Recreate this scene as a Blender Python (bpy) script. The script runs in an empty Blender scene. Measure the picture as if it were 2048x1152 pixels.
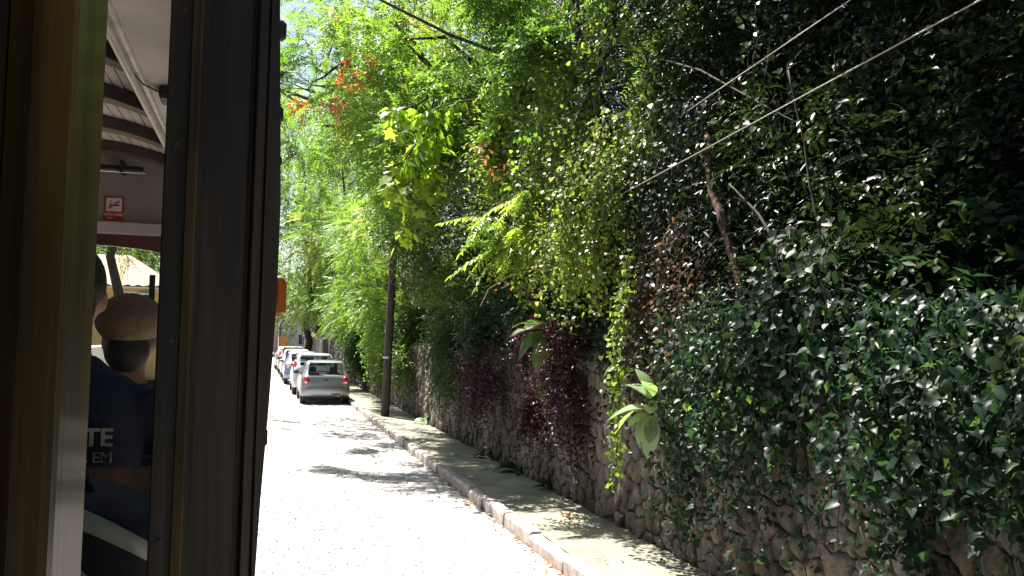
import bpy, bmesh, math, random
import numpy as np
from mathutils import Vector, Matrix

random.seed(11)
rng = np.random.default_rng(11)
SC = bpy.context.scene
COL = SC.collection
R = math.radians

# ------------------------------------------------------------------ camera
EYE = Vector((0.0, 0.0, 2.3))
YAW, PITCH, ROLL = R(15.774), R(3.308), R(1.2)
fwd = Vector((math.sin(YAW) * math.cos(PITCH), math.cos(YAW) * math.cos(PITCH), math.sin(PITCH)))
rgt = Vector((math.cos(YAW), -math.sin(YAW), 0))
upv = rgt.cross(fwd)
r2 = rgt * math.cos(ROLL) + upv * math.sin(ROLL)
u2 = upv * math.cos(ROLL) - rgt * math.sin(ROLL)
cd = bpy.data.cameras.new('camera')
cam = bpy.data.objects.new('camera', cd)
COL.objects.link(cam)
cam.matrix_world = Matrix(((r2.x, u2.x, -fwd.x, EYE.x), (r2.y, u2.y, -fwd.y, EYE.y), (r2.z, u2.z, -fwd.z, EYE.z), (0, 0, 0, 1)))
cd.sensor_width = 36.0
cd.lens = 36.0 * 1774 / 2048
cd.clip_start = 0.02
cd.clip_end = 2000
SC.camera = cam

# ------------------------------------------------------------------ sky, sun, exposure
TOSUN = Vector((-0.45, 1.0, 1.9)).normalized()
world = bpy.data.worlds.new('World')
SC.world = world
world.use_nodes = True
wn, wl = world.node_tree.nodes, world.node_tree.links
sky = wn.new('ShaderNodeTexSky')
sky.sky_type = 'NISHITA'
sky.sun_disc = False
sky.sun_elevation = math.asin(TOSUN.z)
sky.sun_rotation = math.atan2(TOSUN.x, TOSUN.y)
sky.dust_density = 2.0
wn['Background'].inputs['Strength'].default_value = 0.05
wl.new(sky.outputs[0], wn['Background'].inputs['Color'])
sl = bpy.data.lights.new('sun', 'SUN')
sl.energy = 5.0
sl.angle = R(0.5)
sl.color = (1.0, 0.95, 0.86)
sun = bpy.data.objects.new('sun', sl)
COL.objects.link(sun)
sun.rotation_euler = TOSUN.to_track_quat('Z', 'Y').to_euler()
sun.location = (-10, 30, 40)
SC.view_settings.view_transform = 'Standard'
SC.view_settings.look = 'None'
SC.view_settings.exposure = 1.9
SC.view_settings.gamma = 1.0
SC.view_settings.use_curve_mapping = False
SC.render.engine = 'CYCLES'
SC.cycles.max_bounces = 8
SC.cycles.transparent_max_bounces = 12
SC.cycles.diffuse_bounces = 4
SC.cycles.use_denoising = True


# ------------------------------------------------------------------ helpers
def tag(o, label=None, cat=None, group=None, kind=None):
    if label: o['label'] = label
    if cat: o['category'] = cat
    if group: o['group'] = group
    if kind: o['kind'] = kind
    return o


def empty(name, loc=(0, 0, 0), parent=None):
    o = bpy.data.objects.new(name, None)
    COL.objects.link(o)
    o.location = loc
    o.empty_display_size = 0.2
    o.parent = parent
    return o


def link(name, mesh, parent=None, loc=None):
    o = bpy.data.objects.new(name, mesh)
    COL.objects.link(o)
    o.parent = parent
    if loc is not None: o.location = loc
    return o


def fastmesh(name, V, T, mat, attr=None, smooth=False):
    V = np.ascontiguousarray(V, np.float32); T = np.ascontiguousarray(T, np.int32)
    m = bpy.data.meshes.new(name)
    m.vertices.add(len(V)); m.vertices.foreach_set('co', V.ravel())
    m.loops.add(T.size); m.loops.foreach_set('vertex_index', T.ravel())
    m.polygons.add(len(T))
    m.polygons.foreach_set('loop_start', np.arange(0, T.size, T.shape[1], dtype=np.int32))
    if smooth: m.polygons.foreach_set('use_smooth', np.ones(len(T), dtype=bool))
    if attr is not None:
        a = m.attributes.new('v', 'FLOAT', 'POINT')
        a.data.foreach_set('value', np.ascontiguousarray(attr, np.float32))
    if mat: m.materials.append(mat)
    m.update(calc_edges=True)
    return m


class MB:
    """collects shapes for one mesh"""
    def __init__(s): s.v = []; s.f = []

    def add(s, vs, fs):
        b = len(s.v)
        s.v += [tuple(p) for p in vs]
        s.f += [tuple(i + b for i in f) for f in fs]

    def box(s, x0, x1, y0, y1, z0, z1, M=None):
        vs = [Vector(p) for p in ((x0, y0, z0), (x1, y0, z0), (x1, y1, z0), (x0, y1, z0), (x0, y0, z1), (x1, y0, z1), (x1, y1, z1), (x0, y1, z1))]
        if M: vs = [M @ p for p in vs]
        s.add(vs, [(0, 3, 2, 1), (4, 5, 6, 7), (0, 1, 5, 4), (1, 2, 6, 5), (2, 3, 7, 6), (3, 0, 4, 7)])

    def tube(s, pts, rad, n=8, cap=True):
        pts = [Vector(p) for p in pts]
        if not hasattr(rad, '__len__'): rad = [rad] * len(pts)
        rings = []
        ref = None
        for i, p in enumerate(pts):
            d = (pts[min(i + 1, len(pts) - 1)] - pts[max(i - 1, 0)]).normalized()
            if ref is None: ref = Vector((1, 0, 0)) if abs(d.x) < .8 else Vector((0, 1, 0))
            a = (ref - d * ref.dot(d)).normalized(); b = d.cross(a); ref = a
            rings.append([p + (a * math.cos(2 * math.pi * k / n) + b * math.sin(2 * math.pi * k / n)) * rad[i] for k in range(n)])
        vs = [q for r_ in rings for q in r_]
        fs = [(i * n + k, i * n + (k + 1) % n, (i + 1) * n + (k + 1) % n, (i + 1) * n + k) for i in range(len(pts) - 1) for k in range(n)]
        if cap: fs += [tuple(range(n - 1, -1, -1)), tuple((len(pts) - 1) * n + k for k in range(n))]
        s.add(vs, fs)

    def ball(s, c, r, n=12, m=8, M=None):
        c = Vector(c); r = Vector(r) if hasattr(r, '__len__') else Vector((r, r, r))
        vs = []
        for i in range(m + 1):
            t = math.pi * i / m
            for k in range(n):
                a = 2 * math.pi * k / n
                q = Vector((math.sin(t) * math.cos(a) * r.x, math.sin(t) * math.sin(a) * r.y, math.cos(t) * r.z))
                vs.append(c + (M @ q if M else q))
        fs = [(i * n + k, (i + 1) * n + k, (i + 1) * n + (k + 1) % n, i * n + (k + 1) % n) for i in range(m) for k in range(n)]
        s.add(vs, fs)

    def prism(s, poly, axis, a, b):
        """poly of 2-D points extruded along axis from a to b; x: (y,z)  y: (x,z)  z: (x,y)"""
        n = len(poly)
        def P(q, t): return {'x': (t, q[0], q[1]), 'y': (q[0], t, q[1]), 'z': (q[0], q[1], t)}[axis]
        s.add([P(q, a) for q in poly] + [P(q, b) for q in poly],
              [tuple(range(n)), tuple(range(2 * n - 1, n - 1, -1))] + [(k, k + n, (k + 1) % n + n, (k + 1) % n) for k in range(n)])

    def build(s, name, mat, parent=None, smooth=False, bevel=0.0, loc=None, fix=True):
        m = bpy.data.meshes.new(name)
        bm = bmesh.new()
        vs = [bm.verts.new(p) for p in s.v]
        for f in s.f:
            try: bm.faces.new([vs[i] for i in f])
            except ValueError: pass
        bmesh.ops.remove_doubles(bm, verts=bm.verts, dist=1e-5)
        if fix: bmesh.ops.recalc_face_normals(bm, faces=bm.faces)
        if bevel > 0:
            es = [e for e in bm.edges if len(e.link_faces) == 2 and e.calc_face_angle(0) > 0.6]
            bmesh.ops.bevel(bm, geom=es, offset=bevel, segments=1, affect='EDGES', clamp_overlap=True)
        for f in bm.faces: f.smooth = smooth
        bm.to_mesh(m); bm.free()
        if mat: m.materials.append(mat)
        return link(name, m, parent, loc)


def text_mesh(name, body, size, mat, parent, M, depth=0.0006, bold=0.0, align='LEFT'):
    cu = bpy.data.curves.new(name, 'FONT')
    cu.body = body; cu.size = size; cu.extrude = depth; cu.offset = bold; cu.align_x = align
    o = bpy.data.objects.new(name, cu)
    COL.objects.link(o)
    dg = bpy.context.evaluated_depsgraph_get()
    me = bpy.data.meshes.new_from_object(o.evaluated_get(dg))
    bpy.data.objects.remove(o); bpy.data.curves.remove(cu)
    me.materials.clear(); me.materials.append(mat)
    me.transform(M)
    return link(name, me, parent)


# ------------------------------------------------------------------ materials
def nodes(name):
    m = bpy.data.materials.new(name)
    m.use_nodes = True
    nt = m.node_tree
    return m, nt.nodes, nt.links, nt.nodes['Principled BSDF']


def pmat(name, col, rough=0.6, metal=0.0, noise=None, bump=None, spec=0.5, coat=0.0, stretch=(1, 1, 1), col2=None, coat_rough=0.1):
    m, n, l, b = nodes(name)
    b.inputs['Roughness'].default_value = rough
    b.inputs['Metallic'].default_value = metal
    b.inputs['Specular IOR Level'].default_value = spec
    b.inputs['Coat Weight'].default_value = coat
    b.inputs['Coat Roughness'].default_value = coat_rough
    c = (*col, 1)
    b.inputs['Base Color'].default_value = c
    tc = n.new('ShaderNodeTexCoord')
    mp = n.new('ShaderNodeMapping'); mp.inputs['Scale'].default_value = stretch
    l.new(tc.outputs['Object'], mp.inputs['Vector'])
    if noise:
        t = n.new('ShaderNodeTexNoise'); t.inputs['Scale'].default_value = noise[0]; t.inputs['Detail'].default_value = 6
        l.new(mp.outputs[0], t.inputs['Vector'])
        r = n.new('ShaderNodeValToRGB')
        r.color_ramp.elements[0].position = 0.3; r.color_ramp.elements[1].position = 0.7
        a = noise[1]
        c2 = col2 if col2 else tuple(min(1, x * (1 + a)) for x in col)
        r.color_ramp.elements[0].color = (*[x * (1 - a) for x in col], 1)
        r.color_ramp.elements[1].color = (*c2, 1)
        l.new(t.outputs['Fac'], r.inputs['Fac']); l.new(r.outputs[0], b.inputs['Base Color'])
    if bump:
        t = n.new('ShaderNodeTexNoise'); t.inputs['Scale'].default_value = bump[0]; t.inputs['Detail'].default_value = 8
        l.new(mp.outputs[0], t.inputs['Vector'])
        bp = n.new('ShaderNodeBump'); bp.inputs['Strength'].default_value = bump[1]; bp.inputs['Distance'].default_value = bump[2] if len(bump) > 2 else 0.01
        l.new(t.outputs['Fac'], bp.inputs['Height']); l.new(bp.outputs[0], b.inputs['Normal'])
    return m


def leafmat(name, stops, trans=0.45, glow=(1.1, 1.2, 0.5), rough=0.4, boost=2.2, spec=0.4):
    """leaf: diffuse + gloss on the face, light let through the blade; colour varies leaf by leaf"""
    m, n, l, b = nodes(name)
    at = n.new('ShaderNodeAttribute'); at.attribute_name = 'v'
    oi = n.new('ShaderNodeObjectInfo')
    ad = n.new('ShaderNodeMath'); ad.operation = 'MULTIPLY_ADD'; ad.inputs[1].default_value = 0.12; ad.inputs[2].default_value = -0.06
    l.new(oi.outputs['Random'], ad.inputs[0])
    a2 = n.new('ShaderNodeMath'); a2.operation = 'ADD'; a2.use_clamp = True
    l.new(at.outputs['Fac'], a2.inputs[0]); l.new(ad.outputs[0], a2.inputs[1])
    r = n.new('ShaderNodeValToRGB')
    el = r.color_ramp.elements
    while len(el) < len(stops): el.new(0.5)
    for e, (p, c) in zip(el, stops): e.position = p; e.color = (*c, 1)
    l.new(a2.outputs[0], r.inputs['Fac'])
    l.new(r.outputs[0], b.inputs['Base Color'])
    b.inputs['Roughness'].default_value = rough
    b.inputs['Specular IOR Level'].default_value = spec
    mx = n.new('ShaderNodeMix'); mx.data_type = 'RGBA'; mx.blend_type = 'MULTIPLY'; mx.inputs[0].default_value = 1.0
    l.new(r.outputs[0], mx.inputs[6]); mx.inputs[7].default_value = (glow[0] * boost, glow[1] * boost, glow[2] * boost, 1)
    mx.clamp_result = True
    tr = n.new('ShaderNodeBsdfTranslucent'); l.new(mx.outputs[2], tr.inputs['Color'])
    ms = n.new('ShaderNodeMixShader'); ms.inputs[0].default_value = trans
    l.new(b.outputs[0], ms.inputs[1]); l.new(tr.outputs[0], ms.inputs[2])
    l.new(ms.outputs[0], n['Material Output'].inputs['Surface'])
    return m


def glassmat(name, tint=(0.75, 0.82, 0.8), clear=0.75, rough=0.03):
    m, n, l, b = nodes(name)
    t = n.new('ShaderNodeBsdfTransparent'); t.inputs[0].default_value = (*tint, 1)
    b.inputs['Base Color'].default_value = (0.02, 0.025, 0.03, 1); b.inputs['Roughness'].default_value = rough
    ms = n.new('ShaderNodeMixShader'); ms.inputs[0].default_value = clear
    l.new(b.outputs[0], ms.inputs[1]); l.new(t.outputs[0], ms.inputs[2])
    l.new(ms.outputs[0], n['Material Output'].inputs['Surface'])
    return m


def woodmat(name, c1, c2, rough, coat, coat_rough=0.12, bump=0.3, scale=16.0):
    m, n, l, b = nodes(name)
    tc = n.new('ShaderNodeTexCoord')
    mp = n.new('ShaderNodeMapping'); mp.inputs['Scale'].default_value = (1, 1, 0.045)
    l.new(tc.outputs['Object'], mp.inputs['Vector'])
    t = n.new('ShaderNodeTexNoise'); t.inputs['Scale'].default_value = scale * 4; t.inputs['Detail'].default_value = 8; t.inputs['Roughness'].default_value = 0.65
    l.new(mp.outputs[0], t.inputs['Vector'])
    r = n.new('ShaderNodeValToRGB')
    r.color_ramp.elements[0].position = 0.35; r.color_ramp.elements[1].position = 0.68
    r.color_ramp.elements[0].color = (*c1, 1); r.color_ramp.elements[1].color = (*c2, 1)
    l.new(t.outputs['Fac'], r.inputs['Fac'])
    # wear: rubbed and grimy patches drawn out along the grain
    mp2 = n.new('ShaderNodeMapping'); mp2.inputs['Scale'].default_value = (1, 1, 0.16); l.new(tc.outputs['Object'], mp2.inputs['Vector'])
    t2 = n.new('ShaderNodeTexNoise'); t2.inputs['Scale'].default_value = scale * 1.3; t2.inputs['Detail'].default_value = 5
    l.new(mp2.outputs[0], t2.inputs['Vector'])
    r2_ = n.new('ShaderNodeValToRGB'); e = r2_.color_ramp.elements; e[0].position = .36; e[1].position = .66
    e[0].color = (.45, .45, .45, 1); e[1].color = (1.5, 1.5, 1.5, 1)
    l.new(t2.outputs['Fac'], r2_.inputs['Fac'])
    mx = n.new('ShaderNodeMix'); mx.data_type = 'RGBA'; mx.blend_type = 'MULTIPLY'; mx.inputs[0].default_value = 1
    l.new(r.outputs[0], mx.inputs[6]); l.new(r2_.outputs[0], mx.inputs[7]); l.new(mx.outputs[2], b.inputs['Base Color'])
    bp = n.new('ShaderNodeBump'); bp.inputs['Strength'].default_value = bump; bp.inputs['Distance'].default_value = 0.002
    l.new(t.outputs['Fac'], bp.inputs['Height']); l.new(bp.outputs[0], b.inputs['Normal'])
    b.inputs['Roughness'].default_value = rough
    b.inputs['Coat Weight'].default_value = coat; b.inputs['Coat Roughness'].default_value = coat_rough
    return m


M = {}
M['cobble'] = pmat('cobble', (0.46, 0.43, 0.42), 0.75, noise=(4, 0.16), bump=(60, 0.5, 0.006))
M['road'] = pmat('road', (0.36, 0.33, 0.31), 0.9, noise=(14, 0.35), bump=(40, 0.6, 0.01))
M['roadfar'] = pmat('road_far', (0.38, 0.355, 0.345), 0.8, noise=(5, 0.2), bump=(9, 0.5, 0.02))
M['kerb'] = pmat('kerb', (0.33, 0.29, 0.27), 0.8, noise=(7, 0.3), bump=(50, 0.5, 0.008))
M['pave'] = pmat('pavement', (0.25, 0.235, 0.215), 0.9, noise=(2.1, 0.45), bump=(55, 0.5, 0.006), col2=(0.29, 0.285, 0.19))
M['mortar'] = pmat('mortar', (0.20, 0.17, 0.155), 0.95, noise=(20, 0.35), bump=(60, 0.8, 0.02))


def stonemat(name, col):
    m, n, l, b = nodes(name)
    g = n.new('ShaderNodeNewGeometry')
    def nz(scale, sx=(1, 1, 1), det=6):
        mp = n.new('ShaderNodeMapping'); mp.inputs['Scale'].default_value = sx
        l.new(g.outputs['Position'], mp.inputs['Vector'])
        t = n.new('ShaderNodeTexNoise'); t.inputs['Scale'].default_value = scale; t.inputs['Detail'].default_value = det
        l.new(mp.outputs[0], t.inputs['Vector']); return t
    def ramp(t, a, c1, b_, c2):
        r = n.new('ShaderNodeValToRGB'); r.color_ramp.elements[0].position = a; r.color_ramp.elements[1].position = b_
        r.color_ramp.elements[0].color = (*c1, 1); r.color_ramp.elements[1].color = (*c2, 1)
        l.new(t.outputs['Fac'], r.inputs['Fac']); return r
    def mul(a, c):
        x = n.new('ShaderNodeMix'); x.data_type = 'RGBA'; x.blend_type = 'MULTIPLY'; x.inputs[0].default_value = 1
        l.new(a, x.inputs[6]); l.new(c, x.inputs[7]); return x.outputs[2]
    fine = ramp(nz(14), .3, tuple(x * .6 for x in col), .72, tuple(x * 1.35 for x in col))
    stain = ramp(nz(1.6, (1, 1, .35)), .38, (.42, .40, .36), .6, (1, 1, 1))
    lichen = ramp(nz(5), .62, (1, 1, 1), .72, (1.25, 1.2, 1.1))
    l.new(mul(mul(fine.outputs[0], stain.outputs[0]), lichen.outputs[0]), b.inputs['Base Color'])
    b.inputs['Roughness'].default_value = .9; b.inputs['Specular IOR Level'].default_value = .25
    bp = n.new('ShaderNodeBump'); bp.inputs['Strength'].default_value = .9; bp.inputs['Distance'].default_value = .025
    l.new(nz(22, det=9).outputs['Fac'], bp.inputs['Height']); l.new(bp.outputs[0], b.inputs['Normal'])
    return m


STONES = [stonemat('stone%d' % i, c) for i, c in enumerate(
    [(0.155, 0.13, 0.116), (0.14, 0.122, 0.113), (0.18, 0.145, 0.125), (0.115, 0.097, 0.088), (0.155, 0.14, 0.13)])]
M['mortar'] = stonemat('mortar', (0.10, 0.083, 0.073))
M['soil'] = pmat('soil', (0.06, 0.045, 0.03), 0.95, noise=(3, 0.4), bump=(12, 0.8, 0.05))
M['earth'] = pmat('earth', (0.12, 0.10, 0.08), 0.95, noise=(0.3, 0.3))
M['bark'] = pmat('bark', (0.035, 0.028, 0.022), 0.9, noise=(9, 0.4), bump=(25, 0.9, 0.03), stretch=(1, 1, 0.25))
M['bark_red'] = pmat('bark_red', (0.085, 0.036, 0.024), 0.85, noise=(9, 0.35), bump=(25, 0.9, 0.03), stretch=(1, 1, 0.25))
M['twig'] = pmat('twig', (0.042, 0.034, 0.023), 0.85, noise=(20, 0.3))
M['twig_pale'] = pmat('twig_pale', (0.42, 0.33, 0.2), 0.8, noise=(20, 0.3))
M['polewood'] = pmat('pole_wood', (0.04, 0.033, 0.028), 0.85, noise=(12, 0.35), bump=(30, 0.6, 0.01), stretch=(1, 1, 0.15))
M['steel'] = pmat('galvanised', (0.5, 0.5, 0.5), 0.45, metal=0.7)
M['cable'] = pmat('cable', (0.33, 0.31, 0.27), 0.55, metal=0.2, noise=(60, 0.3))
M['black'] = pmat('black_rubber', (0.02, 0.02, 0.022), 0.6)
M['darkmetal'] = pmat('dark_metal', (0.035, 0.035, 0.04), 0.45, metal=0.4)
# foliage
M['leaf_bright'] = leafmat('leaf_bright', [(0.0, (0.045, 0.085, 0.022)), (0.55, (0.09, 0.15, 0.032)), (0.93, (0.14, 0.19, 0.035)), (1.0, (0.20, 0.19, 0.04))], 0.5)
M['leaf_feather'] = leafmat('leaf_feather', [(0.0, (0.05, 0.10, 0.025)), (0.6, (0.10, 0.165, 0.035)), (0.97, (0.15, 0.19, 0.035)), (1.0, (0.21, 0.17, 0.04))], 0.5)
M['leaf_mid'] = leafmat('leaf_mid', [(0.0, (0.03, 0.055, 0.022)), (0.6, (0.055, 0.095, 0.032)), (1.0, (0.095, 0.14, 0.04))], 0.42, spec=.3)
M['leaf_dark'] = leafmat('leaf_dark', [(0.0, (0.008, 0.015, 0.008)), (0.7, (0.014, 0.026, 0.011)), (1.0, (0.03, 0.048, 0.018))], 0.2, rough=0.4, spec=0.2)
M['leaf_ivy'] = leafmat('leaf_ivy', [(0.0, (0.009, 0.022, 0.015)), (0.6, (0.018, 0.040, 0.024)), (0.9, (0.034, 0.064, 0.034)), (1.0, (0.06, 0.09, 0.04))], 0.3, rough=0.42, spec=0.18)
M['leaf_vine'] = leafmat('leaf_vine', [(0.0, (0.07, 0.11, 0.025)), (0.6, (0.13, 0.18, 0.04)), (0.9, (0.18, 0.20, 0.05)), (1.0, (0.20, 0.14, 0.08))], 0.5)
M['leaf_purple'] = leafmat('leaf_purple', [(0.0, (0.02, 0.014, 0.014)), (0.7, (0.04, 0.019, 0.024)), (0.92, (0.062, 0.022, 0.034)), (1.0, (0.16, 0.03, 0.07))], 0.3, glow=(1.2, 0.5, 0.8), rough=0.42, spec=.3)
M['leaf_brown'] = leafmat('leaf_brown', [(0.0, (0.03, 0.026, 0.018)), (0.6, (0.06, 0.045, 0.034)), (1.0, (0.12, 0.09, 0.07))], 0.35, glow=(1.2, 0.8, 0.5))
M['leaf_lobed'] = leafmat('leaf_lobed', [(0.0, (0.09, 0.15, 0.03)), (0.6, (0.12, 0.18, 0.03)), (1.0, (0.17, 0.21, 0.04))], 0.62, boost=2.6, spec=.3)
M['leaf_red'] = leafmat('leaf_red', [(0.0, (0.20, 0.05, 0.02)), (0.6, (0.30, 0.075, 0.03)), (1.0, (0.30, 0.16, 0.03))], 0.45, glow=(1.2, .9, .5), boost=1.8)
M['leaf_pale'] = leafmat('leaf_pale', [(0.0, (0.13, 0.20, 0.11)), (1.0, (0.22, 0.29, 0.18))], 0.3, rough=0.25, spec=0.6)
M['litter'] = leafmat('litter', [(0.0, (0.10, 0.055, 0.03)), (0.6, (0.24, 0.14, 0.07)), (1.0, (0.42, 0.28, 0.08))], 0.2, glow=(1.2, 0.9, 0.5))

# ------------------------------------------------------------------ setting: ground, road, kerb, pavement
KX, WX = 2.97, 4.17                      # kerb line and wall face
mb = MB(); mb.add([(-400, -200, -0.35), (400, -200, -0.35), (400, 900, -0.35), (-400, 900, -0.35)], [(0, 1, 2, 3)])
tag(mb.build('ground', M['earth']), 'bare earth ground reaching to the horizon', 'ground', kind='structure')

mb = MB()
mb.box(-4.6, KX - 0.005, -12, 34.0, -0.3, -0.012)
road = mb.build('road', M['road'])
tag(road, 'sunlit cobbled road with rows of granite setts', 'road', kind='structure')
mb = MB(); mb.box(-4.6, KX - 0.005, 34.004, 150, -0.3, -0.008)
mb.build('far_surface', M['roadfar'], road)


def cobble_geo(w, d, r_):
    """one sett: a low block with a rounded uneven top"""
    h = 0.011 + r_.uniform(-.003, .003)
    j = lambda a: r_.uniform(-a, a)
    b = [(-w / 2 + j(.006), -d / 2 + j(.006)), (w / 2 + j(.006), -d / 2 + j(.006)), (w / 2 + j(.006), d / 2 + j(.006)), (-w / 2 + j(.006), d / 2 + j(.006))]
    V = [(x, y, -0.03) for x, y in b] + [(x * .985, y * .98, h * .35) for x, y in b] + [(x * .92, y * .88, h + j(.003)) for x, y in b]
    F = []
    for k in range(4):
        k2 = (k + 1) % 4
        F += [(k, k2, 4 + k2, 4 + k), (4 + k, 4 + k2, 8 + k2, 8 + k)]
    F += [(8, 9, 10, 11)]
    return np.array(V), F


r_ = random.Random(3)
cob = []
y = -2.0
row = 0
while y < 33.9:
    d = r_.uniform(0.105, 0.135)
    x = -2.2 + r_.uniform(0, .2)
    while x < KX - 0.03:
        w = r_.uniform(0.15, 0.25)
        if x + w > KX - 0.02: w = KX - 0.02 - x
        if w > 0.06: cob.append((x + w / 2, y + d / 2, w - 0.010, d - 0.009))
        x += w
    y += d
vis = [i for i, c in enumerate(cob) if c[1] > 7.6 and c[0] > -0.3 * c[1] / 8 - .05]
vis.sort(key=lambda i: cob[i][1])
single = set(vis[:300])
GV = [cobble_geo(0.18, 0.106, r_) for _ in range(10)]
cm = []
for g, f in GV:
    me = bpy.data.meshes.new('cobble')
    me.from_pydata([tuple(p) for p in g], [], f); me.materials.append(M['cobble'])
    for p in me.polygons: p.use_smooth = True
    cm.append(me)
bigV, bigF = [], []
for i, (cx, cy, w, d) in enumerate(cob):
    k = r_.randrange(10)
    dz = r_.uniform(-.007, .004)
    if i in single:
        o = link('cobble', cm[k], road, (cx, cy, dz)); o.scale = (w / .18, d / .106, 1)
    else:
        g = GV[k][0] * np.array([w / .18, d / .106, 1]) + np.array([cx, cy, dz])
        b = len(bigV) * 12
        bigV.append(g); bigF.append(np.array(GV[k][1]) + b)
me = fastmesh('cobbles', np.concatenate(bigV), np.concatenate(bigF), M['cobble'], smooth=True)
tag(link('cobbles', me, road), kind='stuff')

# kerb of separate stones
kerb = empty('kerb', (KX, 0, 0)); tag(kerb, 'weathered granite kerb of long blocks beside the cobbled road', 'kerb', kind='structure')
r_ = random.Random(5)
y = -3.0
while y < 75:
    L = r_.uniform(.75, 1.25)
    jx, jz, tw = r_.uniform(-.018, .018), r_.uniform(-.02, .018), r_.uniform(-.012, .012)
    mb = MB(); n = 4
    prof = [(0.0, -0.15), (0.0, 0.115), (0.03, 0.145), (0.15, 0.145), (0.15, -0.15)]
    vs = []
    for i in range(n + 1):
        yy = 0.012 + (L - .024) * i / n
        for k, (px, pz) in enumerate(prof):
            q = .008 if 0 < k < 4 else 0
            vs.append((px + jx + tw * i / n + r_.uniform(-q, q), yy, pz + jz * (pz > 0) + r_.uniform(-q, q)))
    m5 = len(prof)
    fs = [(i * m5 + k, i * m5 + (k + 1) % m5, (i + 1) * m5 + (k + 1) % m5, (i + 1) * m5 + k) for i in range(n) for k in range(m5)]
    fs += [tuple(range(m5)), tuple(n * m5 + k for k in range(m5 - 1, -1, -1))]
    mb.add(vs, fs); mb.build('kerb_stone', M['kerb'], kerb, smooth=False, bevel=0.006, loc=(0, y, 0))
    y += L

V = []; F = []
nx, ny = 7, 170
for i in range(ny + 1):
    for k in range(nx + 1):
        yy = -3 + 78 * i / ny; xx = KX + 0.155 + (WX + 0.05 - KX - 0.155) * k / nx
        V.append((xx, yy, 0.122 + 0.014 * math.sin(yy * 1.3 + k) * math.sin(yy * .37) + r_.uniform(-.004, .004)))
F = [(i * (nx + 1) + k, i * (nx + 1) + k + 1, (i + 1) * (nx + 1) + k + 1, (i + 1) * (nx + 1) + k) for i in range(ny) for k in range(nx)]
me = fastmesh('pavement', np.array(V), np.array(F), M['pave'], smooth=True)
tag(link('pavement', me), 'narrow cracked pavement with mossy patches below the stone wall', 'pavement', kind='structure')

# ------------------------------------------------------------------ rubble wall
WTOP = 2.15
wall = empty('stone_wall', (WX, 0, 0)); tag(wall, 'tall rubble stone retaining wall along the pavement, overgrown at its top', 'wall')
mb = MB(); mb.box(0.018, 0.55, -12, 90, -0.1, WTOP)
mb.build('mortar', M['mortar'], wall)


def voronoi(y0, y1, z0, z1, dy, dz, rr):
    ny_, nz_ = int((y1 - y0) / dy), int((z1 - z0) / dz)
    S = {}
    for i in range(-2, ny_ + 2):
        for k in range(-2, nz_ + 2):
            S[i, k] = (y0 + (i + .5 + .5 * (k % 2) + rr.uniform(-.46, .46)) * dy, z0 + (k + .5 + rr.uniform(-.46, .46)) * dz)
    for q in list(S):
        if rr.random() < .2: del S[q]
    out = []
    for i in range(ny_):
        for k in range(nz_):
            if (i, k) not in S: continue
            p = S[i, k]
            poly = [(p[0] - 1, p[1] - 1), (p[0] + 1, p[1] - 1), (p[0] + 1, p[1] + 1), (p[0] - 1, p[1] + 1)]
            for a in range(-2, 3):
                for b in range(-2, 3):
                    if (a or b) and (i + a, k + b) in S:
                        q = S[i + a, k + b]
                        nx_, nz2 = q[0] - p[0], q[1] - p[1]
                        c = (q[0] ** 2 + q[1] ** 2 - p[0] ** 2 - p[1] ** 2) / 2
                        res = []
                        for e in range(len(poly)):
                            A, B = poly[e], poly[(e + 1) % len(poly)]
                            da, db = A[0] * nx_ + A[1] * nz2 - c, B[0] * nx_ + B[1] * nz2 - c
                            if da <= 0: res.append(A)
                            if (da < 0 < db) or (db < 0 < da):
                                t = da / (da - db); res.append((A[0] + (B[0] - A[0]) * t, A[1] + (B[1] - A[1]) * t))
                        poly = res
                        if len(poly) < 3: break
            if len(poly) >= 3: out.append(poly)
    return out


def stone_geo(poly, rr):
    P = np.array(poly); c = P.mean(0)
    n0 = len(P)
    Q = []
    for i in range(n0):
        a, b = P[i], P[(i + 1) % n0]
        t = rr.uniform(.07, .19)
        m_ = np.array([rr.uniform(-.012, .012), rr.uniform(-.012, .012)]); Q += [a + (b - a) * t, (a + b) / 2 + m_, a + (b - a) * (1 - t)]
    Q = np.array(Q) - c
    L = np.linalg.norm(Q, axis=1, keepdims=True)
    Q = Q * np.maximum(0.3, (L - rr.uniform(.003, .010)) / L)
    n = len(Q)
    pr = rr.uniform(.004, .055)
    tilt = (rr.uniform(-.12, .12), rr.uniform(-.12, .12))
    V = []
    for s_, dep, jj in ((1.0, .04, 0), (0.97, -pr * .55, .006), (0.86, -pr, .009)):
        for q in Q:
            x, z = q * s_
            V.append((dep + (x * tilt[0] + z * tilt[1] if dep < 0 else 0) + rr.uniform(-jj, jj), x, z))
    V.append((-pr - rr.uniform(-.006, .012), 0, 0))
    F = []
    for r0 in (0, 1):
        for k in range(n):
            k2 = (k + 1) % n
            a, b, c_, d = r0 * n + k, r0 * n + k2, (r0 + 1) * n + k2, (r0 + 1) * n + k
            F += [(a, c_, b), (a, d, c_)]
    for k in range(n): F.append((2 * n + k, 3 * n, 2 * n + (k + 1) % n))
    return np.array(V), np.array(F), c


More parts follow.
